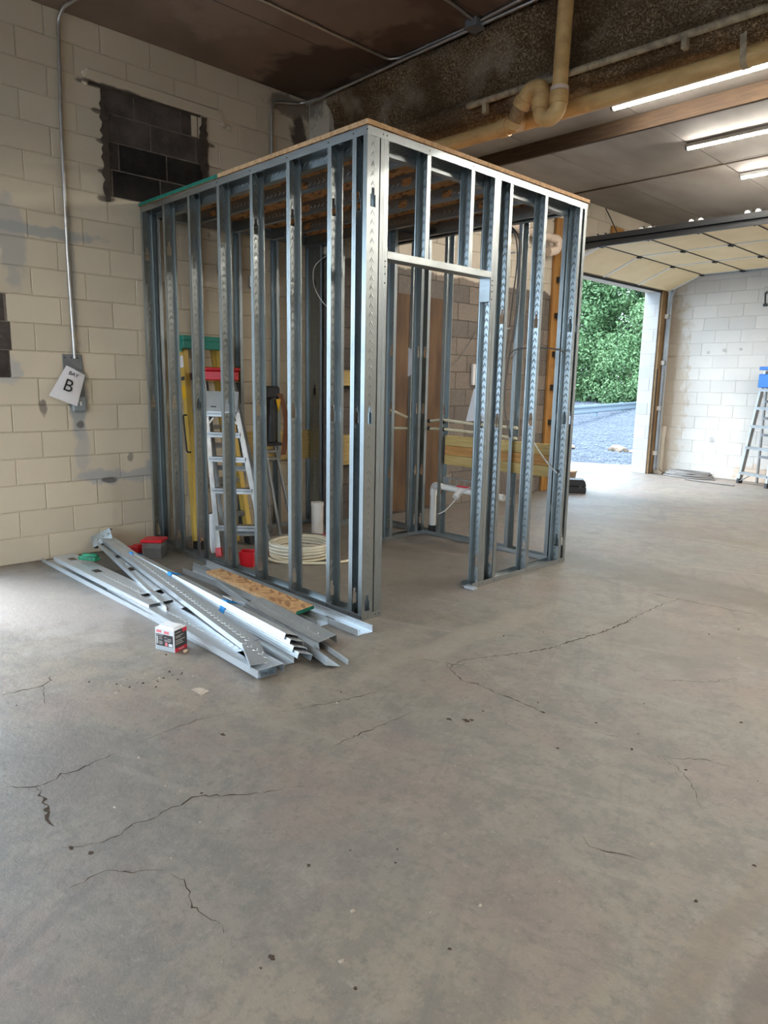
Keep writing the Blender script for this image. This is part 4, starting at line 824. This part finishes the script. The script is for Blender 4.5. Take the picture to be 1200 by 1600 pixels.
# ------------------------------------------------------------------ ladders
def ladder(t, FL, FR, TL_, TR_, steps, rail_m, step_m, w=.028, dpt=.06, normal=None, sd=.07, boots=None):
    FL, FR, TL_, TR_ = map(Vector, (FL, FR, TL_, TR_)); nr = Vector(normal).normalized()
    for a, c in ((FL, TL_), (FR, TR_)):
        b = MB(); b.bar(a, c, w, dpt, 0, nr); b.bar(a+nr*dpt*.42, c+nr*dpt*.42, w*1.35, .006, 0, nr); ro = put('rail', b.mesh('rail', rail_m), t)
        if boots: b = MB(); b.bar(a-(c-a).normalized()*.005, a+(c-a).normalized()*.07, w*1.5, dpt*1.2, 0, nr); put('foot', b.mesh('foot', boots), ro)
    for s in steps:
        a, c = FL.lerp(TL_, s), FR.lerp(TR_, s); b = MB(); dv = c-a
        M = frame(a, dv, (0, 0, 1)); b.box((0, -sd/2, -.012), (dv.length, sd/2, .012), 0, M); b.box((0, -sd/2, -.03), (dv.length, -sd/2+.006, .0), 0, M); put('step', b.mesh('step', step_m), t)
# aluminium ladder with red top
t = thing('step_ladder', 'silver aluminium step ladder with red top standing inside the metal frame', 'ladder', (.85, 1.25, 0), 'step ladders')
nrm = Vector((.72, -.69, .2))
FL, FR = Vector((.775, 1.075, 0)), Vector((1.04, 1.36, 0)); TL2, TR2 = Vector((.375, 1.205, 1.42)), Vector((.60, 1.33, 1.42))
ladder(t, FL, FR, TL2, TR2, (.17, .38, .56, .70, .82), 'aluminium', 'aluminium', .03, .055, nrm, .085, 'red_plastic')
ladder(t, FL+Vector((-.10, .12, 0)), FR+Vector((-.10, .12, 0)), TL2+Vector((-.03, .04, 0)), TR2+Vector((-.03, .04, 0)), (.12, .5), 'painted_aluminium', 'painted_aluminium', .025, .035, nrm, .03)
M = frame((TL2+TR2)/2+Vector((0, 0, .04)), TR2-TL2); b = MB(); b.box((-.155, -.11, -.03), (.155, .09, .05), 0, M); b.box((-.17, -.12, .05), (.17, .10, .075), 0, M); put('top_cap', b.mesh('top_cap', 'red_plastic', .01), t, None, 'red plastic top')
P1 = FL.lerp(TL2, .82); P2 = FR.lerp(TR2, .82); M = frame((P1+P2)/2+nrm*.02+Vector((0, 0, .09)), P2-P1, nrm); b = MB(); b.box((-.15, -.085, -.005), (.15, .085, .005), 0, M); bp = put('back_plate', b.mesh('back_plate', 'painted_aluminium'), t)
b = MB(); b.box((-.02, -.006, .005), (.03, .006, .007), 0, M @ Matrix.Translation((-.07, -.045, 0))); put('badge', b.mesh('badge', 'dark_steel'), bp)
for s, sg in ((.05, 1), (.05, -1)):
    a = FL if sg > 0 else FR; top = TL2 if sg > 0 else TR2; dirr = (FR-FL).normalized()*sg
    b = MB(); b.bar(a.lerp(top, .74)+nrm*.02, a.lerp(top, .80)+dirr*.07+nrm*.02, .014, .006, 0, nrm); put('brace', b.mesh('brace', 'aluminium'), t)
M = frame(FL.lerp(TL2, .13)+Vector((-.04, -.015, .0)), TL2-FL, nrm); b = MB(); b.prism([(-.17, -.02), (-.17, .03), (.14, .07), (.16, -.01)], .004, M); put('gusset', b.mesh('gusset', 'white_trim'), t)
# yellow fibreglass ladder with teal cap
t = thing('step_ladder', 'yellow fiberglass step ladder with teal cap leaning on the block wall inside the frame', 'ladder', (.4, 1.3, 0), 'step ladders')
ladder(t, (.44, 1.075, 0), (.54, 1.53, 0), (.15, 1.14, 1.76), (.17, 1.47, 1.76), (.16, .33, .5, .67, .84), 'yellow_fiberglass', 'aluminium', .035, .085, (1, -.05, .2), .07, 'black_rubber')
ladder(t, (.30, 1.12, 0), (.38, 1.49, 0), (.10, 1.17, 1.72), (.11, 1.45, 1.72), (.3, .6, .85), 'yellow_fiberglass', 'aluminium', .03, .05, (1, -.05, .2), .03)
b = MB(); b.box((.07, 1.09, 1.755), (.25, 1.52, 1.80)); b.box((.235, 1.09, 1.69), (.25, 1.52, 1.76)); b.prism([(-.09, 0), (.09, 0), (.06, -.10), (-.06, -.07)], .012, Matrix.Translation((.16, 1.098, 1.76)) @ Matrix.Rotation(math.pi/2, 4, 'X')); put('top_cap', b.mesh('top_cap', 'teal_plastic', .006), t, None, 'teal plastic cap')
for z, h, m in ((.90, .07, 'paper'), (.82, .022, 'box_black'), (.755, .08, 'yellow_plastic')):
    c = Vector((.44, 1.075, 0)).lerp(Vector((.15, 1.14, 1.76)), z); b = MB(); b.box((-h*.7, -.03, -.001), (h*.7, .03, .001), 0, frame(c+Vector((.012, -.022, 0)), Vector((-.29, .065, 1.76)), (.25, -1, 0))); put('sticker', b.mesh('sticker', m), t)
b = MB(); c = Vector((.44, 1.075, 0)).lerp(Vector((.15, 1.14, 1.76)), .55); b.tube(fillet([c+Vector((.03, -.04, .17)), c+Vector((.03, -.075, .17)), c+Vector((.08, -.075, -.14)), c+Vector((.08, -.04, -.14))], .02, 3), .008, 6); put('handle', b.mesh('handle', 'dark_steel'), t)
# blue-topped ladder by the back wall
t = thing('step_ladder', 'aluminium step ladder with bright blue top beside the white back wall', 'ladder', (2.0, 9.5, 0), 'step ladders')
ladder(t, (1.795, 9.70, 0), (2.30, 9.40, 0), (1.985, 9.78, 1.72), (2.29, 9.60, 1.72), (.10, .33, .52, .68, .84), 'aluminium', 'aluminium', .032, .06, (-.5, -.85, .1), .08, 'black_rubber')
ladder(t, (1.98, 9.93, 0), (2.42, 9.68, 0), (2.0, 9.82, 1.70), (2.31, 9.64, 1.70), (.25, .45, .6, .75), 'aluminium', 'aluminium', .022, .03, (-.5, -.85, .1), .025)
M = frame((2.14, 9.69, 1.73), (.305, -.18, 0)); b = MB(); b.box((-.20, -.12, 0), (.20, .12, .05), 0, M); put('top_cap', b.mesh('top_cap', 'blue_plastic', .01), t, None, 'blue plastic top')
M = frame((2.12, 9.65, 1.60), (.305, -.18, 0)); b = MB(); b.box((-.17, -.10, -.13), (.17, .02, .07), 0, M); put('tray', b.mesh('tray', 'blue_plastic', .012), t, None, 'blue plastic tray')
b = MB(); b.bar((1.80, 9.69, .03), (2.02, 9.57, .17), .03, .008); put('brace', b.mesh('brace', 'aluminium'), t)
# folding stand with tool
t = thing('folding_stand', 'folded aluminium stand leaning upright at the rear of the frame behind the hose coil', 'stand', (.35, 1.95, 0))
for a, c, r in (((.44, 1.93, 0), (.30, 1.86, .86), .016), ((.36, 2.14, 0), (.28, 1.99, .84), .016), ((.26, 1.95, 0), (.24, 1.92, .80), .012)): tube_obj('leg', [a, Vector(a).lerp(Vector(c), .55), c], r, 'aluminium', t)
box_obj('head', (.22, 1.84, .84), (.36, 2.02, .87), 'black_plastic', t, None, .006)
for z in (.70, .77): box_obj('clamp', (.25, 1.87, z), (.33, 1.99, z+.03), 'aluminium', t, None, .006)
t = thing('power_tool', 'black hand tool with a yellow stripe and brown strap hung on the folding stand', 'tool', (.3, 1.97, .88))
b = MB(); b.tube(smooth([(.30, 1.93, .875), (.29, 1.95, 1.1), (.27, 1.97, 1.34)], 5), [.05]*10+[.04], 10); put('body', b.mesh('body', 'black_plastic'), t); b = MB(); b.box((.28, 1.86, 1.27), (.33, 2.03, 1.39)); put('grip', b.mesh('grip', 'black_rubber', .02), t)
b = MB(); b.prism([(0, -.07), (.025, .05), (-.025, .05)], .01, frame((.345, 1.985, 1.22), (0, 1, 0), (1, 0, 0))); put('stripe', b.mesh('stripe', 'yellow_plastic'), t, None, 'yellow wedge')
b = MB(); pts = smooth([(.33, 2.02, 1.32), (.35, 2.07, 1.1), (.35, 2.06, .9), (.36, 2.03, .75)], 6); m = len(pts)
for s in (0, .006): pass
b.add([Vector(p)+Vector((0, -.03, 0)) for p in pts]+[Vector(p)+Vector((0, .03, 0)) for p in pts], [(i, i+1, m+i+1, m+i) for i in range(m-1)]); put('strap', b.mesh('strap', 'leather'), t, None, 'brown leather strap')

# ------------------------------------------------------------------ coil, pvc stub, red things
t = thing('tubing_coil', 'large coil of cream plastic tubing in clear wrap on the floor inside the frame', 'tubing', (1.2, 1.62, 0))
CX, CY = 1.19, 1.60
for lv in range(5):
    for rr in (.255, .228):
        b = MB(); b.tube([(CX+rr*math.cos(a)+.004*math.sin(5*a+lv), CY+rr*math.sin(a), .018+.0245*lv+.004*math.sin(2*a+lv)) for a in [i*math.pi/18 for i in range(37)]], .0115, 8, 0, False); put('turn', b.mesh('turn', 'cream_pex'), t)
tube_obj('loose_end', smooth([(CX-.25, CY-.05, .07), (CX-.20, CY-.22, .03), (CX+.05, CY-.30, .013), (CX+.30, CY-.12, .013), (CX+.42, CY+.10, .013), (CX+.38, CY+.32, .013)], 6), .0115, 'cream_pex', t)
b = MB(); vs = []; n = 30
for i in range(n):
    a = 2*math.pi*i/n
    for r, z in ((.06, .10), (.13, .125), (.20, .137), (.265, .142), (.277, .10), (.278, .05)): vs.append((CX+(r+.008*mnoise.noise(Vector((a*3, z*20, 1))))*math.cos(a), CY+(r+.008*mnoise.noise(Vector((a*3, z*20, 1))))*math.sin(a), z+.012*mnoise.noise(Vector((math.cos(a)*r*30, math.sin(a)*r*30, 3)))))
b.add(vs, [(i*6+j, ((i+1) % n)*6+j, ((i+1) % n)*6+j+1, i*6+j+1) for i in range(n) for j in range(5)], 0, True); put('wrap', b.mesh('wrap', 'clear_wrap'), t, None, 'clear crinkled plastic wrap')
t = thing('pipe_stub', 'short capped white plastic pipe standing upright behind the tubing coil', 'pipe', (.585, 2.26, 0)); tube_obj('pipe', [(.585, 2.26, 0), (.585, 2.26, .29)], .058, 'white_pvc', t, n=20); tube_obj('cap', [(.585, 2.26, .27), (.585, 2.26, .305)], .062, 'white_pvc', t, n=20)
b = MB(); b.box((-.12, -.05, 0), (.10, .05, .02)); b.box((.05, -.05, 0), (.12, .05, .035), 1); solo('dark_tool', b.mesh('dark_tool', ['black_plastic', 'red_plastic'], .006), 'flat black tool with red end lying beside the white pipe stub', 'tool', Matrix.Translation((.70, 2.17, 0)) @ Matrix.Rotation(.5, 4, 'Z'))
t = thing('red_cup', 'square red plastic cup on the floor just inside the metal frame', 'cup', (1.19, 1.09, 0)); M = Matrix.Translation((1.185, 1.085, 0)) @ Matrix.Rotation(.75, 4, 'Z')
b = MB(); a, c, h, th = .050, .058, .12, .004
b.add([(-a, -a, 0), (a, -a, 0), (a, a, 0), (-a, a, 0), (-c, -c, h), (c, -c, h), (c, c, h), (-c, c, h), (-c+th, -c+th, h), (c-th, -c+th, h), (c-th, c-th, h), (-c+th, c-th, h), (-a+th, -a+th, .01), (a-th, -a+th, .01), (a-th, a-th, .01), (-a+th, a-th, .01)],
      [(3, 2, 1, 0)]+[(i, (i+1) % 4, 4+(i+1) % 4, 4+i) for i in range(4)]+[(4+i, 4+(i+1) % 4, 8+(i+1) % 4, 8+i) for i in range(4)]+[(8+i, 8+(i+1) % 4, 12+(i+1) % 4, 12+i) for i in range(4)]+[(12, 13, 14, 15)], 0, False, M); put('body', b.mesh('body', 'red_plastic'), t)
t = thing('screw_tub', 'small clear tub with red lid and dark contents beside the block wall', 'tub', (.46, .63, 0)); M = Matrix.Translation((.455, .665, 0)) @ Matrix.Rotation(.80, 4, 'Z')
for nm, lo, hi, m, bv in (('contents', (-.072, -.062, .004), (.072, .062, .085), 'dark_contents', .008), ('lid', (-.09, -.08, .128), (.09, .08, .155), 'red_plastic', .008)):
    b = MB(); b.box(lo, hi, 0, M); put(nm, b.mesh(nm, m, bv), t, None, 'red lid' if nm == 'lid' else None)
b = MB()
for s in range(4):
    Q = M @ Matrix.Rotation(s*math.pi/2, 4, 'Z'); e, f = (.078, .068) if s % 2 == 0 else (.068, .078)
    b.box((-e, -f-.0, .0), (e, -f+.002, .13), 0, Q)
put('wall', b.mesh('wall', 'clear_plastic'), t)
t = thing('pliers', 'pair of black and red handled tools lying between block wall and red-lidded tub', 'tool', (.27, .55, 0))
for a, pts in enumerate((((.10, .42, .02), (.20, .50, .05), (.34, .60, .06), (.40, .70, .03)), ((.14, .40, .015), (.27, .46, .02), (.36, .54, .02), (.43, .60, .015)))): tube_obj('grip', smooth(pts, 5), .018, 'red_plastic' if a == 0 else 'black_rubber', t, n=8)
b = MB(); b.box((.10, .45, .0), (.28, .56, .05)); put('jaw', b.mesh('jaw', 'black_plastic', .015), t); b = MB(); b.box((.26, .55, .0), (.36, .66, .09)); put('head', b.mesh('head', 'red_plastic', .02), t)

# ------------------------------------------------------------------ the pile of studs and tracks
GP = 'studs and tracks piled on the floor'
def lay(name, label, p0, p1, opn, web=.092, fl_=.033, lip=.008, holes=(), mat='galvanized_bright', rect=True):
    p0, p1 = Vector(p0), Vector(p1); t = thing(name, label, 'stud' if lip else 'track', tuple(p0), GP)
    put('profile', channel((p1-p0).length, mat, web, fl_, lip, holes, rect), t, frame(p0, p1-p0, opn)); return t
lay('steel_track', 'long open track lying lowest and nearest the camera in the steel pile', (.05, -.035, .002), (3.05, -.02, .002), UP, .095, .032, 0, mat='galvanized_bright')
lay('steel_stud', 'stud with square punched holes on top of the nearest track, running to the screw box', (.25, .02, .078), (1.83, .03, .075), DN, .16, .034, .008, (.17, .62, 1.40), 'galvanized_bright')
lay('steel_stud', 'long stud with raised ribs beside the screw box, ending in a sharp cut', (1.2, .03, .060), (3.08, -.025, .056), DN, .15, .04, .008, (1.65,), 'galvanized_bright')
lay('steel_stud', 'open stud with square holes slanting across the pile from the block wall', (.20, .375, .100), (1.97, .065, .056), (0, -.12, 1), .13, .035, .008, (.42, .80, 1.42), 'galvanized_bright')
t = lay('steel_stud', 'long diagonal stud with dimpled face and bent-down end plate on top of the pile', (.05, .415, .150), (2.82, .03, .100), (0, .12, -1), .092, .036, .008, (), 'galvanized_bright')
M = frame((2.815, .03, .1005), (.27, -.115, -.030), (0.1, -.1, 1)); b = MB(); b.box((0, -.046, -.001), (.25, .046, .001), 0, M); b.box((0, -.046, -.02), (.25, -.044, .0), 0, M); put('end_plate', b.mesh('end_plate', 'galvanized_bright'), t, None, 'bent dimpled end plate')
lay('steel_track', 'open track under the taped bundle, its end beside the bent plate', (1.4, .22, .004), (3.0, .10, .004), UP, .14, .04, 0, mat='galvanized_bright')
lay('steel_stud', 'stud poking out under the taped bundle, its end nearest the open floor', (1.6, .62, .006), (3.19, .30, .006), (0, .3, 1), .13, .04, .008, mat='galvanized_bright')
lay('steel_track', 'short inverted track between the taped bundle and the wood strip', (2.14, .50, .065), (2.955, .435, .055), (0, .15, -1), .12, .05, 0, mat='galvanized_bright')
lay('steel_track', 'open track lying against the frame, sticking out past the wood strip', (.96, .79, .002), (2.93, .735, .002), UP, .115, .04, 0, (1.62,), mat='galvanized_bright')
lay('steel_track', 'narrow track under the wood strip, on the side of the taped bundle', (1.06, .63, .002), (2.66, .64, .002), UP, .085, .042, 0, mat='galvanized_bright')
# taped bundle: nested studs on edge, flanges up
t = thing('stud_bundle', 'bundle of nested studs tied with blue tape on the steel pile', 'bundle', (.7, .36, .05), GP)
TL0 = Vector((0, -.35, -.937))
for k in range(4):                                    # studs nested one into the next, tipped so their flanges face up and outwards
    dk = .006*(k % 2); A0 = Vector((.70+.03*k, .355-dk, .066))-TL0*.0215*k; A1 = Vector((3.07-.045*k, .195-dk, .066))-TL0*.0215*k
    put('stud', channel((A1-A0).length, 'galvanized_bright', .088, .031, .008), t, frame(A0, A1-A0, TL0))
for s in (.03, .325, .655):
    c = Vector((.70, .355, .066)).lerp(Vector((3.07, .195, .066)), s); M = frame(c, Vector((2.37, -.16, 0)), TL0); b = MB()
    b.box((-.03, .0515, -.068), (.03, .053, .034), 0, M); b.box((-.03, -.03, -.068), (.03, .053, -.0665), 0, M)
    put('tape', b.mesh('tape', 'blue_tape'), t, None, 'blue tape')
b = MB(); b.box((-.06, -.045, -.001), (.06, .045, .001)); b.box((-.06, .043, -.03), (.06, .045, 0)); solo('steel_offcut', b.mesh('steel_offcut', 'galvanized_bright'), 'small steel offcut resting against the taped bundle near its middle tape', 'offcut', frame((2.20, .315, .125), (1, -.07, 0), (-.05, .35, 1)), GP)
b = MB(); b.box((-.09, -.05, -.001), (.09, .05, .001)); b.box((-.09, -.05, -.04), (.09, -.048, 0)); b.box((-.09, .048, -.04), (.09, .05, 0)); solo('steel_offcut', b.mesh('steel_offcut', 'galvanized_steel'), 'short dull steel offcut propped at the wall end of the pile', 'offcut', frame((.15, .36, .15), (.7, .7, .5), (.5, -.9, .5)), GP)
b = MB(); b.box((-.08, -.03, -.015), (.08, .03, .015)); b.tube([(-.06, 0, .018), (.07, .012, .02)], .018, 8); solo('green_tool', b.mesh('green_tool', 'green_plastic', .008), 'small dark green object lying among the studs at the wall end', 'tool', Matrix.Translation((.62, .07, .115)) @ Matrix.Rotation(.5, 4, 'Z'))
b = MB()
pl = [(1.337, .628), (1.347, .745), (2.479, .716), (2.508, .558)]
b.add([(x, y, .046) for x, y in pl]+[(x, y, .069) for x, y in pl], [(0, 1, 2, 3), (7, 6, 5, 4), (0, 3, 7, 4), (3, 2, 6, 7), (2, 1, 5, 6), (1, 0, 4, 5)])
b.mi = [0, 0, 1, 2, 1, 1]; solo('osb_strip', b.mesh('osb_strip', ['osb', 'osb_edge', 'teal_edge']), 'strip of wood flake board with a green end lying on two steel tracks', 'board')
# screw box
t = thing('screw_box', 'white and black cardboard screw box with red print standing before the steel pile', 'box', (2.42, -.19, 0))
Q0, Q1, Q2 = Vector((2.352, -.268, 0)), Vector((2.475, -.222, 0)), Vector((2.500, -.095, 0)); H = .125
ux = (Q1-Q0).normalized(); w1 = .132; uy = Vector((-ux.y, ux.x, 0)); w2 = .10
M = Matrix(((ux.x, uy.x, 0, Q0.x), (ux.y, uy.y, 0, Q0.y), (0, 0, 1, 0), (0, 0, 0, 1)))
def plate(nm, lo, hi, m): b = MB(); b.box(lo, hi, 0, M); return put(nm, b.mesh(nm, m), ct)
b = MB(); b.box((0, 0, 0), (w1, w2, H), 0, M); ct = put('carton', b.mesh('carton', 'box_white', .003), t)
b = MB(); b.box((.01, .02, H), (w1*.85, w2*.9, H+.006), 0, M); put('flap', b.mesh('flap', 'box_white'), t)
plate('print_panel', (.008, -.0008, .026), (w1-.008, .0, .092), 'box_black'); plate('print_band', (.008, -.0008, .002), (w1-.004, 0, .024), 'box_grey')
plate('print_mark', (.012, -.0012, .100), (.046, 0, .114), 'box_pink'); plate('print_mark', (.064, -.0012, .098), (.098, 0, .112), 'box_pink')
plate('print_mark', (.094, -.0016, .030), (.120, 0, .046), 'box_white'); plate('print_mark', (.070, -.0016, .030), (.086, 0, .050), 'box_pink'); plate('print_mark', (.012, -.0016, .036), (.022, 0, .080), 'box_text')
for x0, x1, z in ((.012, .056, .085), (.028, .050, .074), (.028, .052, .064), (.028, .05, .050), (.028, .054, .043), (.028, .05, .036), (.066, .082, .076), (.088, .112, .070), (.066, .112, .062), (.066, .106, .055)): plate('print_line', (x0, -.0016, z), (x1, 0, z+.003), 'box_text')
plate('side_panel', (w1, .004, .022), (w1+.0008, w2-.002, H-.004), 'box_black'); plate('side_band', (w1, .004, .002), (w1+.0008, w2-.002, .022), 'box_red'); plate('side_mark', (w1, w2-.036, H-.026), (w1+.0014, w2-.002, H-.004), 'box_red')
for y0, y1, z in ((.01, .05, .104), (.01, .07, .086), (.01, .05, .078), (.01, .08, .062), (.01, .06, .052), (.01, .07, .042), (.03, .075, .010)): plate('print_line', (w1, y0, z), (w1+.0014, y1, z+.004), 'box_text')
b = MB(); b.lathe([(.0, 0), (.010, .002), (.0135, .010), (.010, .018), (0, .0205)], (2.508, -.175, 0), 14); solo('round_plug', b.mesh('round_plug', 'cardboard'), 'small tan round plug on the floor beside the screw box', 'plug')
b = MB(); b.prism([(-.04, -.02), (.05, -.015), (.035, .03), (-.03, .02)], .003, Matrix.Translation((2.98, -.36, 0))); solo('concrete_flake', b.mesh('concrete_flake', 'chip'), 'flat grey concrete flake on the floor between two cracks', 'flake')
